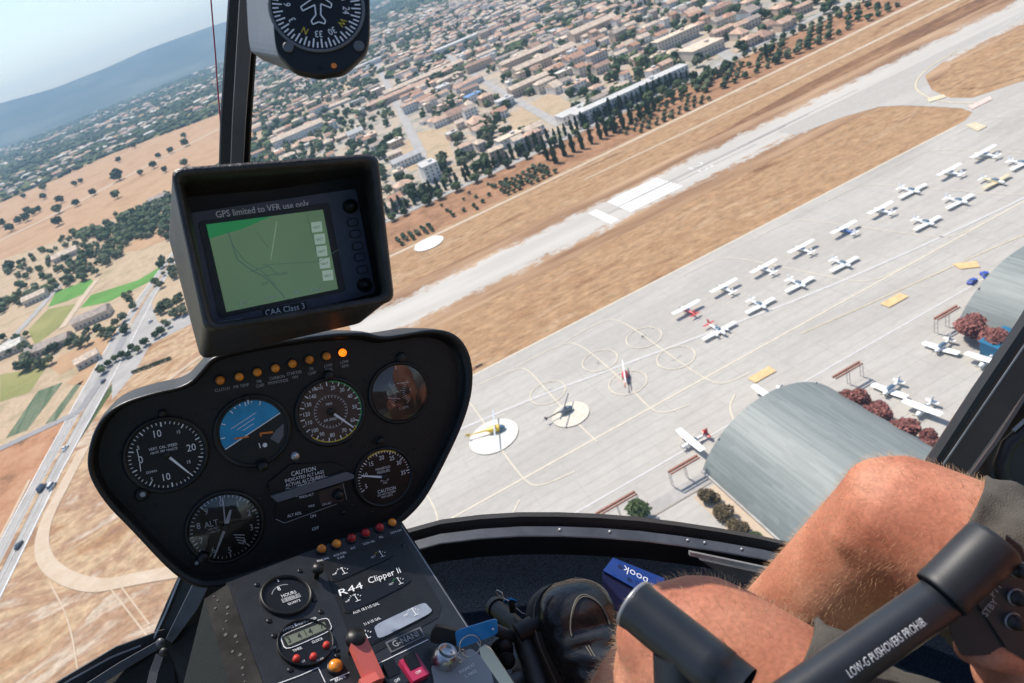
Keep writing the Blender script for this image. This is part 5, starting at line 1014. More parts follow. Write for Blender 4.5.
for x, y in ((315, 228), (318, 240), (320, 252), (323, 264), (326, 276)): PU.quad(mb, [(x-5, y-5), (x+5.5, y-6.2), (x+6.5, y+4), (x-4, y+5)], .0052, 'screen_box'); PU.text(mb, 'NRST', x+.5, y, 2.6, .0056, 'screen_line')
for x, y, t in ((281, 274, 'PALMA'), (264, 283.5, 'LESB'), (243, 303, '115 KT'), (270, 298, '2.1 NM'), (296, 293, '043'), (315, 290, 'MENU')): PU.text(mb, t, x, y, 3.0, .0056, 'screen_line' if y < 290 else 'mark_white')
mb.build('screen', gp)
for i, (x, y) in enumerate(((351.5, 223), (354, 234.5), (356.5, 246.5), (358.5, 257.5), (361, 270))):
    mb = MB(); PU.slab(mb, rpoly([(x-6, y-3.5), (x+5, y-5), (x+6, y+3.2), (x-5, y+4.6)], .35, 3), .003, .0042, 'bezel'); PU.slab(mb, rpoly([(x-4.8, y-2.6), (x+4, y-3.8), (x+4.8, y+2.3), (x-4, y+3.4)], .35, 3), .0042, .0058, 'gps_plastic'); mb.build('button', gp)
for x, y in ((349, 207), (363, 285)):
    mb = MB(); mb.lathe(PU.at(x, y, .003), PU.u, PU.w, PU.n, [(.0070, 0), (.0065, .007), (.0040, .0075), (.0038, .013), (.0001, .0135)], 'bezel', 24); mb.build('knob', gp)

# ---------------------------------------------------------------- compass and windscreen post
PC = PL((2.02, -.05, .02), (316, 3), 4)
cp = empty('compass', PC.at(316, 3), 'black vertical card compass with an aeroplane symbol in a grey housing', 'compass')
PCB = PL((2.02*.88, -.05*.88, .02*.88), (316, 3), 4)
FP = rpoly([(270, -60), (369, -60), (370, 48), (345, 72), (318, 76), (294, 71), (274, 50)], .25, 5)
mb = MB(); mb.loft([[PC.at(x, y, -.007) for x, y in FP], [PC.at(x, y, -.001) for x, y in FP], [PC.at(319+(x-319)*.985, 5+(y-5)*.985, 0) for x, y in FP]], 'bezel', True, True); mb.build('face_plate', cp)
mb = MB(); mb.loft([[PC.at(319+(x-319)*.98, 5+(y-5)*.97, -.0075) for x, y in FP], [PCB.at(x, y) for x, y in rpoly([(243, -75), (350, -75), (348, 40), (330, 58), (300, 63), (265, 62), (249, 50)], .2, 5)]], 'housing_grey', False, True); mb.build('housing', cp)
mb = MB(); mb.prism([PC.at(x, y, -.009) for x, y in [(293, 50), (318, 50), (318, 63), (297, 62)]], F_*.02, 'frame_black'); mb.build('mount', cp)
c = PC.at(317, 7); mb = MB(); rC = 44*PC.dep(315, 2)/FPX
mb.lathe(c, PC.u, PC.w, PC.n, [(rC*1.07, .0002), (rC*1.07, .0015), (rC*1.02, .0015), (rC*1.0, .0005)], 'housing_grey', 48); mb.disc(c+PC.n*.0004, PC.u, PC.w, rC*1.02, 'dial_black', 48)
for a in range(0, 360, 6): d = PC.dirs(a+2); mb.strip(c+PC.n*.001+d*rC*.97, c+PC.n*.001+d*rC*(.76 if a % 12 == 0 else .84), .0011, PC.n, 'mark_white')
for i, s in enumerate(['N', '33', '30', 'W', '24', '21', 'S', '15', '12', 'E', '6', '3']):
    k = i if i < 7 else i-12; a = 180+33-27.5*k if i < 7 else 180+33-32.5*k; d = PC.dirs(a); mb.text(s, c+d*rC*.64+PC.n*.001, PC.dirs(a+90), d, .0055, 'mark_yellow' if s in 'NWSE' else 'mark_white')
def ol(pts, w2=.0009):
    for a, b in zip(pts, pts[1:]): mb.strip(PC.at(*a, .0016), PC.at(*b, .0016), w2, PC.n, 'mark_white')
ol([(318, -14), (315, -8), (315, -2), (301, 8), (303, 12), (315, 6), (316, 16), (311.5, 22), (313, 25.5), (319, 23), (325, 25), (325.5, 21.5), (321, 16), (321, 5), (331, 9), (332, 5), (321, -3), (321, -8), (318, -14)])
mb.build('compass_card', cp)
for x, y in ((288.5, 47.5), (359, 46.5)): mb = MB(); mb.lathe(PC.at(x, y), PC.u, PC.w, PC.n, [(.0040, 0), (.0040, .0015), (.0030, .0018), (.0026, .0010), (.0001, .0010)], 'housing_grey', 20); mb.build('screw', cp)
mb = MB(); mb.disc(PC.at(320, 66, .0006), PC.u, PC.w, .0022, 'dial_black', 12); mb.disc(PC.at(334, 66, .0006), PC.u, PC.w, .0022, 'mark_orange', 12); mb.build('adjuster', cp)

cab = empty('helicopter_cabin', C3(0, .6, 1.0), 'dark helicopter cabin frame with window post, curved sill, door frame and carpeted footwell', 'helicopter cabin')
def beam(name, px, wds, th, m, ds, edge=None, bev=.002):
    """flat faced frame member: centre px, half widths in px, depths; real thickness behind"""
    mb = MB(); rings = []
    for i, (x, y) in enumerate(px):
        a, b = px[max(i-1, 0)], px[min(i+1, len(px)-1)]; tx, ty = b[0]-a[0], b[1]-a[1]; L = math.hypot(tx, ty); nx, ny = -ty/L, tx/L; wd = wds[i]; d = ds[i]
        rings.append([K(x-nx*wd, y-ny*wd, d+th), K(x-nx*wd, y-ny*wd, d+bev), K(x-nx*wd*.9, y-ny*wd*.9, d), K(x+nx*wd*.9, y+ny*wd*.9, d), K(x+nx*wd, y+ny*wd, d+bev), K(x+nx*wd, y+ny*wd, d+th)])
    mb.loft(rings, m, False, True); return mb.build(name, cab)
beam('window_post', [(252, -60), (245, 0), (240, 60), (236, 120), (234, 175), (233, 230)], [17, 17, 16, 16, 15.5, 15], .03, 'frame_black', [.66, .68, .71, .74, .77, .80])
beam('window_post_lit_side', [(255, -60), (247.5, 0), (243, 60), (239, 120), (236.5, 175), (236, 230)], [8.5, 8.5, 7.5, 7, 6.5, 6], .012, 'post_lit_grey', [.648, .668, .698, .728, .758, .79])  # grey strip paints the lit side of the post
# curved sill of the windscreen with its lighter channel
SL = [(380, 548), (400, 537), (440, 526), (480, 521), (520, 518.5), (560, 518.5), (600, 520), (640, 523), (680, 528), (720, 534), (760, 541), (800, 550), (860, 566), (930, 590), (1000, 620)]
dS = [1.12+.06*math.sin(i/14*math.pi) for i in range(15)]
def stripband(name, o0, o1, m, dd0, dd1, th=.0):
    mb = MB(); A = [K(x, y+o0, d+dd0) for (x, y), d in zip(SL, dS)]; B = [K(x, y+o1, d+dd1) for (x, y), d in zip(SL, dS)]; n = len(A)
    mb.loft([A, B], m, True, False, False)
    if th: mb.loft([A, [p+F_*th for p in A]], m, True, False, False)
    return mb.build(name, cab)
stripband('windscreen_sill', -2, 8, 'frame_black', 0, 0, .03); stripband('sill_channel', 8, 17, 'frame_grey', -.01, -.03); stripband('sill_edge', 17, 18.3, 'frame_edge', -.03, -.03); stripband('sill_lip', 18.3, 36, 'frame_black', -.03, .0)
mb = MB()
for i, x in enumerate((560, 610, 688, 705, 742)):
    y = [518.5, 520.5, 529, 531.5, 538][i]; mb.lathe(K(x, y+11.5, 1.13), X_, Y_, -F_, [(.0035, 0), (.003, .002), (.0001, .003)], 'frame_edge', 10)
mb.build('rivets', cab)
# footwell: toe board and floor of dark carpet
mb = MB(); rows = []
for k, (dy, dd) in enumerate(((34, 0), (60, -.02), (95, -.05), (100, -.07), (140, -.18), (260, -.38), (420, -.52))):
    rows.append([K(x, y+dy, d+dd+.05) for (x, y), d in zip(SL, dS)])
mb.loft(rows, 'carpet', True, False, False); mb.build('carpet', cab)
mb = MB(); mb.prism([K(x, y, 1.08) for x, y in ((700, 560), (790, 580), (800, 596), (730, 580))], F_*.02, 'frame_grey'); mb.prism([K(x, y, 1.07) for x, y in ((690, 552), (800, 575), (800, 579), (690, 556))], F_*.01, 'frame_edge'); mb.build('heater_duct', cab)
# left lower frame members
beam('lower_frame', [(192, 570), (176, 605), (159, 643)], [10, 10, 9], .03, 'frame_black', [.95, .95, .95]); beam('lower_frame', [(170, 636), (120, 655), (70, 686), (20, 720)], [9, 10, 11, 12], .03, 'frame_black', [.95, .93, .90, .88])
beam('frame_channel', [(209, 568), (191, 605), (169, 641)], [8, 8, 4], .006, 'frame_grey', [.93, .93, .93], bev=.001); beam('frame_channel', [(160, 644), (120, 667), (85, 690)], [4, 4.5, 5], .008, 'frame_grey', [.93, .91, .89], bev=.001)
beam('frame_edge', [(181, 575), (166, 612), (153, 640)], [.9, .9, .9], .004, 'frame_edge', [.944, .944, .944], bev=.0005); beam('frame_edge', [(152, 641), (112, 657), (70, 680), (55, 690)], [.9]*4, .004, 'frame_edge', [.944, .925, .895, .885], bev=.0005)
mb = MB(); mb.lathe(K(161, 643, .915), X_, Y_, -F_, [(.007, 0), (.006, .003), (.002, .005), (.0001, .005)], 'frame_grey', 14); mb.lathe(K(164, 652, .90), X_, Y_, -F_, [(.006, 0), (.005, .004), (.0001, .005)], 'frame_black', 14); mb.build('frame_joint', cab)
beam('frame_strut', [(160, 655), (154, 672), (148, 700)], [4, 4.5, 5], .006, 'frame_grey', [.91, .90, .88])
mb = MB(); mb.add([K(*p) for p in ((195, 562, .97), (165, 640, .97), (150, 740, .96), (340, 800, .90), (330, 540, .97))], [(0, 1, 2, 3, 4)], 'panel_black'); mb.add([K(*p) for p in ((172, 642, .972), (100, 672, .96), (30, 740, .92), (180, 740, .935))], [(0, 1, 2, 3)], 'panel_black'); mb.build('inner_panel', cab)
# door frame on the right
def pp(name, pts, d, th, m):
    mb = MB(); mb.prism([K(x, y, d) for x, y in pts], F_*th, m); return mb.build(name, cab)
pp('door_frame', [(1080, 240), (1090, 300), (1030, 385), (955, 490), (940, 520), (925, 500), (938, 462), (985, 390), (1030, 325)], 1.0, .03, 'door_brown'); pp('door_seal', [(1078, 236), (1083, 240), (1031, 328), (987, 391), (941, 461), (928, 500), (922, 498), (935, 461), (982, 388), (1027, 321)], .995, .02, 'frame_black')
pp('door_seal_edge', [(1079, 250), (1080, 251), (1034, 333), (944, 465), (943, 464), (1033, 332)], .993, .002, 'frame_edge')
pp('door_panel', [(1110, 260), (1110, 620), (980, 620), (955, 495), (985, 465), (1030, 400), (1060, 350)], 1.04, .03, 'frame_black'); pp('door_trim', [(1060, 345), (1070, 360), (1010, 445), (985, 480), (972, 500), (962, 492), (1000, 440)], 1.02, .012, 'door_brown')
mb = MB(); mb.tube([K(x, y, 1.0) for x, y in ((1060, 400), (1030, 425), (1008, 445), (1000, 465), (1005, 485), (1030, 500), (1070, 510))], .010, 'frame_black', 12); mb.tube([K(x, y, .995) for x, y in ((1045, 405), (1024, 421), (1013, 431))], .003, 'frame_edge', 8); mb.build('door_handle', cab)
# unseen cabin roof and bulkhead behind the eye, added and sized for the panel's light
mb = MB(); mb.prism([C3(-.75, -.62, -.35), C3(.85, -.40, -.35), C3(.85, -.25, -1.2), C3(-.75, -.52, -1.2)], -Y_*.04, 'frame_grey'); mb.build('roof', cab)
mb = MB(); mb.prism([C3(-.9, .35, -1.1), C3(1.1, .45, -1.1), C3(1.2, 1.0, -.9), C3(-.8, 1.0, -.9)], -F_*.04, 'frame_grey'); mb.build('bulkhead', cab)
# yaw string outside the windscreen
mb = MB(); mb.tube([K(x, y, 1.1) for x, y in ((208, -30), (211, 0), (213, 25), (215.5, 55), (217, 80), (219.5, 110), (222, 140), (224, 165), (226, 190))], [.0012]*9, 'red_cord', 6); tag(mb.build('yaw_string', None, K(216, 60, 1.1)), 'thin dark red yaw string hanging before the windscreen left of the post', 'yaw string')
# book stowed in the footwell
bk = empty('checklist_book', K(612, 600, 1.0), 'blue book standing in the footwell behind the black grip', 'book')
mb = MB(); A = [K(602, 572, .96), K(612, 559, .99), K(664, 580, .98), K(652, 600, .95)]; dnv = K(604, 625, .93)-K(602, 572, .96); mb.prism(A, dnv*.97, 'book_side'); mb.build('pages', bk)
mb = MB(); n1 = (A[1]-A[0]).cross(A[3]-A[0]).normalized(); n1 = n1 if n1.dot(CAM-A[0]) > 0 else -n1; mb.prism([p+n1*.0015 for p in A], n1*.002, 'book_blue'); cc = (A[0]+A[1]+A[2]+A[3])/4; ux = (A[0]-A[3]).normalized(); vx = n1.cross(ux); mb.text('book', K(634, 577.5, .962)+n1*.006, ux, vx, .0150, 'mark_white', .9); mb.disc(K(619, 569.5, .965)+n1*.005, ux, vx, .0045, 'book_side', 14); mb.build('cover', bk)

# ---------------------------------------------------------------- cyclic grips
cy = empty('cyclic_stick', K(800, 690, .42), 'black cyclic control with a cylindrical hand bar, a lettered cross tube and a switch grip', 'cyclic stick')
a, b = K(634, 604, .455), K(742, 692, .405); ax = (b-a).normalized(); r = .0166
u = ax.orthogonal().normalized(); v = ax.cross(u)
mb = MB(); L = (b-a).length; mb.lathe(a, u, v, ax, [(.0001, .003), (r*.80, .003), (r*.86, .001), (r*1.02, 0), (r*1.04, .002), (r, .006), (r, L*.7), (r, L*.83), (r*.97, L*.835), (r*.97, L)], 'grip_tube', 48); mb.build('hand_bar', cy)
mb = MB(); mb.lathe(a, u, v, ax, [(r*.96, -.0012), (r*1.04, -.001), (r*1.06, .0008), (r*1.02, .0018)], 'frame_edge', 48); mb.build('end_ring', cy)
mb = MB(); q = a.lerp(b, .62)-F_*r*.93-Y_*r*.3; mb.lathe(q, X_, Y_, -F_, [(.0022, -.002), (.0020, .001), (.0001, .0016)], 'chrome', 14); mb.build('rivet', cy)
mb = MB(); mb.tube([a.lerp(b, .45)+Y_*.008, a.lerp(b, .5)+Y_*.10], .017, 'grip_tube', 16); mb.build('spar', cy)
c0, c1 = K(740, 739, .40), K(952, 590, .43); ax2 = (c1-c0).normalized(); u2 = ax2.orthogonal().normalized(); v2 = ax2.cross(u2); r2 = .0142
mb = MB(); mb.tube([K(670, 790, .39), c0, c0.lerp(c1, .5), c1], r2, 'grip_tube', 40)
fn = (CAM-c0.lerp(c1, .6)).normalized(); fn = (fn-ax2*fn.dot(ax2)).normalized(); sd = fn.cross(ax2).normalized()
if sd.dot(Y_) > 0: sd = -sd
tc = K(880, 650, .415); vs, fs = text_geo('LOW-G PUSHOVERS PROHIB.'); k = .0052/.72; wf = .060/(max(p[0] for p in vs)-min(p[0] for p in vs))/k; ctr = c0+ax2*((tc-c0).dot(ax2)); pts = []
for x, y, z in vs: an = y*k/r2-.34; pts.append(ctr+ax2*(x*k*wf)+(fn*math.cos(an)+sd*math.sin(an))*(r2+.0006))
mb.add(pts, fs, 'mark_white'); mb.build('cross_tube', cy)
def pillow(name, P, d, th, bev, m, k=.93):
    P = rpoly(P, .22, 4); cx, cy_ = sum(p[0] for p in P)/len(P), sum(p[1] for p in P)/len(P); mb = MB()
    def q(s, dd): return [K(cx+(x-cx)*s, cy_+(y-cy_)*s, dd) for x, y in P]
    mb.loft([q(.0001, d), q(k*.6, d), q(k, d+bev*.12), q(.5+k/2, d+bev*.45), q(1, d+bev), q(1, d+th-bev), q(k, d+th), q(.0001, d+th)], m, True, False); return mb.build(name, cy)
ga, gb = K(940, 595, .425), K(996, 541, .425); axg = (gb-ga).normalized(); ug = axg.orthogonal().normalized(); vg = axg.cross(ug); Lg = (gb-ga).length; rg = .0168
mb = MB(); mb.lathe(ga, ug, vg, axg, [(.0001, .001), (rg*.90, .001), (rg*.97, 0), (rg, .0015), (rg*1.01, .005), (rg*.985, .007), (rg*1.02, Lg*.6), (rg*1.03, Lg*.93), (rg*.99, Lg*.98), (rg*.93, Lg*1.0), (.0001, Lg*1.005)], 'grip_rubber', 48); mb.build('grip_collar', cy)
mb = MB(); HP = rpoly([(946, 606), (962, 600), (1004, 552), (1006, 533), (1022, 545), (1060, 640), (1050, 690), (1012, 655), (962, 656), (950, 636)], .08, 3)
for dd, kk in ((.418, .97), (.4205, 1), (.46, 1), (.463, .97)): pass
hcx, hcy = sum(p[0] for p in HP)/len(HP), sum(p[1] for p in HP)/len(HP)
mb.loft([[K(hcx+(x-hcx)*kk, hcy+(y-hcy)*kk, dd) for x, y in HP] for dd, kk in ((.4185, .975), (.4195, .99), (.422, 1), (.46, .96), (.464, .9))], 'grip_rubber', False, True)
mb.prism([K(x, y, .4165) for x, y in rpoly([(973, 596), (1006, 552), (1060, 640), (1040, 670), (1008, 650)], .06, 3)], F_*.002, 'grip_tube')
for s, x, y in (('IC', 992, 541), ('COM', 1001, 574), ('PTT', 996, 590), ('STBY', 990, 608)):
    mb.text(s, K(x, y, .4155), (X_*.62-Y_*.78), (-X_*.78-Y_*.62), .0046, 'mark_grey')
mb.build('switch_grip', cy)
for x, y in ((1017, 569), (1016, 597), (1013, 621)):
    mb = MB(); mb.lathe(K(x, y, .4165), X_, Y_, -F_, [(.0048, 0), (.0048, .003), (.0034, .0034), (.0034, .007), (.0026, .008), (.0001, .008)], 'bezel', 20); mb.lathe(K(x, y, .4165), X_, Y_, -F_, [(.0055, 0), (.0055, .0008), (.0046, .0012)], 'frame_edge', 20); mb.build('button', cy)
# ================================================================ THE PILOT
def skinm(n, B):
    tc = n.nodes.new('ShaderNodeTexCoord'); a = n.nodes.new('ShaderNodeTexNoise'); a.inputs['Scale'].default_value = 9; a.inputs['Detail'].default_value = 6; n.links.new(tc.outputs['Object'], a.inputs[0])
    r = n.nodes.new('ShaderNodeValToRGB'); n.links.new(a.outputs[0], r.inputs[0]); e = r.color_ramp.elements; e[0].position = .32; e[1].position = .68; e[0].color = (.34, .11, .062, 1); e[1].color = (.60, .29, .18, 1); x = e.new(.5); x.color = (.49, .195, .115, 1)
    f = n.nodes.new('ShaderNodeTexNoise'); f.inputs['Scale'].default_value = 260; f.inputs['Detail'].default_value = 3; n.links.new(tc.outputs['Object'], f.inputs[0])
    mr = n.nodes.new('ShaderNodeMapRange'); mr.inputs['From Min'].default_value = .35; mr.inputs['From Max'].default_value = .65; mr.inputs['To Min'].default_value = .86; mr.inputs['To Max'].default_value = 1.08; n.links.new(f.outputs[0], mr.inputs[0])
    mx = n.nodes.new('ShaderNodeMix'); mx.data_type = 'RGBA'; mx.blend_type = 'MULTIPLY'; mx.inputs[0].default_value = 1; n.links.new(r.outputs[0], mx.inputs[6]); n.links.new(mr.outputs[0], mx.inputs[7]); n.links.new(mx.outputs[2], B.inputs['Base Color'])
    B.inputs['Roughness'].default_value = .62; B.inputs['Specular IOR Level'].default_value = .35; B.inputs['Subsurface Weight'].default_value = .15; B.inputs['Subsurface Radius'].default_value = (.012, .004, .002); B.inputs['Subsurface Scale'].default_value = 1
    bp = n.nodes.new('ShaderNodeBump'); bp.inputs['Strength'].default_value = .35; bp.inputs['Distance'].default_value = .0012; n.links.new(f.outputs[0], bp.inputs['Height']); n.links.new(bp.outputs[0], B.inputs['Normal'])
fullmat('skin', skinm)
mat('shorts_cloth', (.078, .070, .058), .95, var=.15, scale=60, bump=.7, bscale=700); mat('shoe_leather', (.024, .024, .025), .25, var=.3, scale=25, bump=.7, bscale=90); mat('shoe_sole', (.045, .042, .04), .7, bump=.3, bscale=200); mat('stitching', (.16, .15, .13), .8); mat('leg_hair', (.50, .31, .17), .5)
def limb(vs, fs, pts, n=20):
    """pts: (point, radius); appends a closed tapered tube with round ends"""
    P = [V(p) for p, r in pts]; Rr = [r for p, r in pts]; D = []; m = MB()
    d0 = (P[0]-P[1]).normalized(); d1 = (P[-1]-P[-2]).normalized()
    seq = [(P[0]+d0*Rr[0]*math.sin(a), Rr[0]*math.cos(a)) for a in (1.45, 1.1, .75, .38)]+list(zip(P, Rr))+[(P[-1]+d1*Rr[-1]*math.sin(a), Rr[-1]*math.cos(a)) for a in (.38, .75, 1.1, 1.45)]
    m.tube([p for p, r in seq], [r for p, r in seq], 'skin', n); o = len(vs); vs += m.v; fs += [tuple(i+o for i in f) for f in m.f]
def cat(pts, k=6):                                     # Catmull-Rom through (point, radius)
    out = []; n = len(pts)
    for i in range(n-1):
        p0, p1, p2, p3 = pts[max(i-1, 0)], pts[i], pts[i+1], pts[min(i+2, n-1)]
        for j in range(k):
            t = j/k; f = lambda a, b, c, d: .5*((2*b)+(c-a)*t+(2*a-5*b+4*c-d)*t*t+(3*b-a-3*c+d)*t**3)
            out.append((f(V(p0[0]), V(p1[0]), V(p2[0]), V(p3[0])), f(p0[1], p1[1], p2[1], p3[1])))
    return out+[pts[-1]]
def remesh(name, vs, fs, size, smoothit=4, mats=('skin',)):
    me = bpy.data.meshes.new(name); me.from_pydata([tuple(v) for v in vs], [], fs); o = bpy.data.objects.new(name, me); COL.objects.link(o)
    m = o.modifiers.new('r', 'REMESH'); m.mode = 'VOXEL'; m.voxel_size = size; m.use_smooth_shade = True
    s = o.modifiers.new('s', 'SMOOTH'); s.factor = .5; s.iterations = smoothit
    dg = bpy.context.evaluated_depsgraph_get(); me2 = bpy.data.meshes.new_from_object(o.evaluated_get(dg)); bpy.data.objects.remove(o)
    me2.name = name; o = bpy.data.objects.new(name, me2); me2.materials.clear()
    for q in mats: me2.materials.append(MATS[q])
    COL.objects.link(o); me2.polygons.foreach_set('use_smooth', [True]*len(me2.polygons)); return o
LK, RK = K(705, 662, .50), K(903, 521, .66)
LH, RH = C3(.45, .42, .33), C3(.66, .33, .47)
LA, RA = K(596, 735, .78), K(690, 700, 1.02)
O0 = K(850, 600, .55)
vs, fs = [], []
def lp(a, b, t): return a.lerp(b, t)
thL = cat([(LH, .088), (lp(LH, LK, .35), .082), (lp(LH, LK, .7), .071), (lp(LH, LK, .9), .066), (LK, .0625)], 12)
limb(vs, fs, thL); limb(vs, fs, cat([(LK+Y_*.002, .061), (lp(LK, LA, .14), .056), (lp(LK, LA, .32)+F_*.012+Y_*.012, .056), (lp(LK, LA, .6), .047), (lp(LK, LA, .85), .036), (LA, .036)]))
limb(vs, fs, [(LK-Y_*.016-X_*.030, .037), (LK-Y_*.020-X_*.020, .040)]); limb(vs, fs, [(LK+Y_*.018-X_*.046, .022), (LK+Y_*.030-X_*.040, .020)])      # kneecap
thR = cat([(RH, .092), (lp(RH, RK, .35), .086), (lp(RH, RK, .7), .076), (lp(RH, RK, .9), .069), (RK, .065)], 12)
limb(vs, fs, thR); limb(vs, fs, cat([(RK, .064), (lp(RK, RA, .13), .061), (lp(RK, RA, .32)+F_*.01+Y_*.014, .060), (lp(RK, RA, .6), .050), (lp(RK, RA, .88), .037), (RA, .037)]))
limb(vs, fs, [(RK-Y_*.026-X_*.020, .037), (RK-Y_*.022-X_*.014, .040)]); limb(vs, fs, [(RK+Y_*.016-X_*.046, .024), (RK+Y_*.034-X_*.040, .021)]); limb(vs, fs, [(lp(RK, RA, .05)+X_*.02+Y_*.03, .040), (lp(RK, RA, .35)+X_*.016+Y_*.034, .044), (lp(RK, RA, .6)+Y_*.012, .036)])
limb(vs, fs, [(LH, .10), (lp(LH, RH, .5)+Y_*.02, .115), (RH, .10)]); PV = lp(LH, RH, .5); NK = C3(.52, -.12, .14); limb(vs, fs, cat([(PV, .13), (lp(PV, NK, .4), .135), (lp(PV, NK, .8), .15), (NK, .09)]))
# right arm and the hand closed on the grip: palm, five fingers
WR = K(1085, 705, .47); PM = K(1022, 672, .445); EL = C3(.62, .30, .25); SH = C3(.66, -.02, .12)
limb(vs, fs, cat([(SH, .060), (lp(SH, EL, .6), .048), (EL, .042), (lp(EL, WR, .5), .038), (WR, .028)]))
limb(vs, fs, [(WR, .028), (lp(WR, PM, .5), .031), (PM, .030)], 14)
for i, (x, y, d, x2, y2, d2, x3, y3, d3, r) in enumerate(((1000, 668, .455, 985, 660, .485, 1005, 640, .492, .0098), (1010, 684, .455, 990, 682, .485, 1010, 664, .492, .0098), (1024, 700, .455, 1003, 702, .485, 1025, 688, .492, .0092), (1040, 715, .455, 1020, 720, .480, 1040, 708, .488, .0082))):
    limb(vs, fs, cat([(PM+(K(x, y, d)-PM)*.3, r*1.15), (K(x, y, d), r*1.1), (K(x2, y2, d2), r), (K(x3, y3, d3), r*.85)], 4), 12)
limb(vs, fs, cat([(lp(WR, PM, .6), .017), (K(1010, 655, .43), .0130), (K(984, 652, .428), .0115), (K(968, 648, .435), .0100)], 5), 14)
body = remesh('person', vs, fs, .0045, 6)
for v in body.data.vertices: v.co -= O0
body.location = O0; tag(body, 'pilot in grey brown shorts seated at the right with bare knees, hand on the grip', 'person')
# shorts: sleeves round both thighs, joined over the hips
def sleeve(path, xt, ex, n=36):
    m = []; k = next(i for i, (p, r) in enumerate(path) if proj(p)[0] < xt and i > 2)
    for i in range(k+1):
        p, r = path[i]; d = (path[i+1][0]-p).normalized() if i+1 < len(path) else (p-path[i-1][0]).normalized(); a = Y_.cross(d).normalized(); b = d.cross(a)
        m.append([p+(a*math.cos(q)+b*math.sin(q))*(r+ex+.0025*math.sin(q*5+i*.9)+.002*math.sin(q*3-i*.6)) for q in [2*math.pi*j/n for j in range(n)]])
    p, r = path[k]; d = (path[k][0]-path[k-1][0]).normalized(); a = Y_.cross(d).normalized(); b = d.cross(a)
    m.append([p+d*.0015+(a*math.cos(q)+b*math.sin(q))*(r+ex*.6+.0025*math.sin(q*5+k*.9)) for q in [2*math.pi*j/n for j in range(n)]]); m.append([p-d*.012+(a*math.cos(q)+b*math.sin(q))*(r+.0005) for q in [2*math.pi*j/n for j in range(n)]])
    return m
body['_o'] = tuple(O0)
mb = MB(); mb.loft(sleeve(thL, 770, .006), 'shorts_cloth', True, False); mb.loft(sleeve(thR, 950, .006), 'shorts_cloth', True, False); mb.tube([LH-(RH-LH)*.35, LH, PV, RH, RH+(RH-LH)*.35], [.06, .118, .135, .118, .06], 'shorts_cloth', 24); mb.build('shorts', body)
# hair on the legs
rr = random.Random(5); mb = MB(); me = body.data; polys = [p for p in me.polygons if ((me.vertices[p.vertices[0]].co+O0-LK).length < .34 or (me.vertices[p.vertices[0]].co+O0-RK).length < .36) and (me.vertices[p.vertices[0]].co+O0-PM).length > .13]
hv = []; hf = []
for i in range(22000):
    p = rr.choice(polys); c = V(p.center)+O0; nn = V(p.normal)
    q = proj(c)
    if not (540 < q[0] < 1040 and q[1] < 720) or (q[0] > 985 and q[1] < 640) or (q[1] > 640 and q[0] > 755 and q[0] < 850): continue
    dn = (LA-LK).normalized(); t = (dn-nn*dn.dot(nn)); t = (t.normalized() if t.length > .1 else X_.copy())+V((rr.gauss(0, .35), rr.gauss(0, .35), rr.gauss(0, .35))); L = rr.uniform(.005, .012); d1 = (nn*.75+t*.5).normalized(); d2 = (nn*.25+t).normalized(); s = d1.cross(CAM-c).normalized()*rr.uniform(.00005, .00011); o = len(hv)
    a = c; b = c+d1*L*.5; e = b+d2*L*.5; hv += [a-s, a+s, b-s*.8, b+s*.8, e]; hf += [(o, o+1, o+3, o+2), (o+2, o+3, o+4)]
mb.add(hv, hf, 'leg_hair'); mb.build('leg_hair', body)
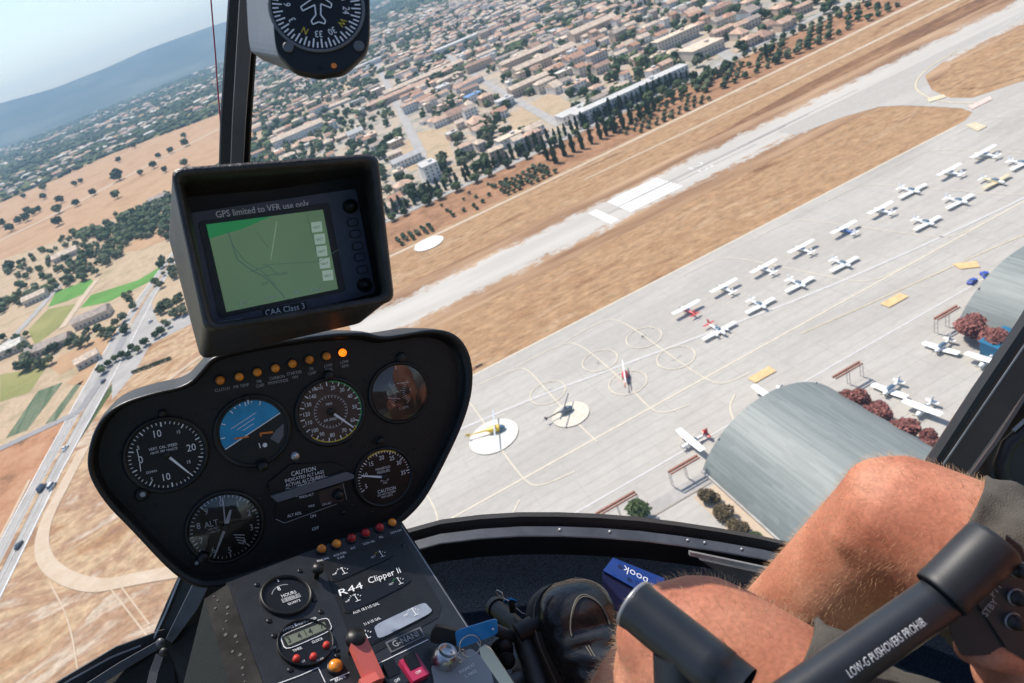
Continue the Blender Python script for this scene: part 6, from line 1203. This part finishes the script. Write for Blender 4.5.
# left shoe on the pedal: a lofted black leather shoe with sole, seams and creases
TO = K(563, 600, .86); HE = K(603, 745, .80); fx = (TO-HE).normalized(); up = (LA-HE); up = (up-fx*up.dot(fx)).normalized(); up = (-F_*.75-Y_*.45+X_*.32); up = (up-fx*up.dot(fx)).normalized(); sx = fx.cross(up); Lf = (TO-HE).length+.02
_s0 = [(-.02, .026, .05), (.02, .036, .075), (.10, .038, .085), (.25, .036, .088), (.40, .040, .080), (.55, .046, .066), (.68, .050, .054), (.80, .050, .056), (.90, .044, .052), (.97, .032, .040), (1.01, .014, .022)]
secs = []
for (t0, w0, h0), (t1, w1, h1) in zip(_s0, _s0[1:]):
    pass
_c = cat([(V((t, w2, h)), 0) for t, w2, h in _s0], 6); secs = [tuple(p) for p, r in _c]
rings = []; sole = []
for t, w2, h in secs:
    c = HE+fx*(Lf*t); rg = []
    for j in range(28):
        q = 2*math.pi*j/28; x = math.cos(q); y = math.sin(q); cr = 1+(.055*math.sin(t*52+x*2.2)+.03*math.sin(t*90-x*3))*(math.sin((t-.36)/.36*math.pi) if .36 < t < .72 and y > 0 else 0)
        rg.append(c+sx*(w2*math.copysign(abs(x)**.85, x))+up*((h*(.5+.5*math.copysign(abs(y)**.8, y)))*cr))
    rings.append(rg); sole.append([c+sx*((w2+.006)*x*1.0)+up*(z) for x, z in ((-1, .012), (-1.0, -.006), (-.8, -.012), (.8, -.012), (1, -.006), (1, .012), (.9, .014), (-.9, .014))])
mb = MB(); mb.loft(rings, 'shoe_leather', True, True); sh = mb.build('shoe', body)
mb = MB(); mb.loft(sole, 'shoe_sole', True, True); mb.build('sole', sh)
mb = MB()
for s in (-1, 1): mb.tube([HE+fx*(Lf*t)+sx*(s*(w2+.0035))+up*.0145 for t, w2, h in secs[1:]], .0010, 'stitching', 5)
def top(t, x): 
    import bisect
    for (t0, w0, h0), (t1, w1, h1) in zip(secs, secs[1:]):
        if t0 <= t <= t1: k = (t-t0)/(t1-t0); w2 = w0+(w1-w0)*k; h = h0+(h1-h0)*k; return HE+fx*(Lf*t)+sx*(w2*x)+up*(h*(.5+.5*(max(0, 1-abs(x)**2.35))**.34)+.0008)
for off in (0, .012): mb.tube([top(.62+.26*math.cos(a)+off, .55*math.sin(a)) for a in [(-1.35+2.7*i/20) for i in range(21)]], .0009, 'stitching', 5)
for s in (-.35, -.28): mb.tube([top(.30+.30*i/10, s) for i in range(11)], .0008, 'stitching', 5)
mb.build('seams', sh)
mb = MB(); mb.loft([[HE+fx*(Lf*.16)+up*(.07+z)+(sx*math.cos(q)*.040+fx*math.sin(q)*.05)*k for q in [2*math.pi*j/20 for j in range(20)]] for z, k in ((-.01, 1), (.012, 1.02), (.02, .98), (.015, .9))], 'shoe_leather', True, False); mb.build('collar', sh)

for o in allproto:
    for c in list(o.children): bpy.data.objects.remove(c)
    bpy.data.objects.remove(o)
fin()
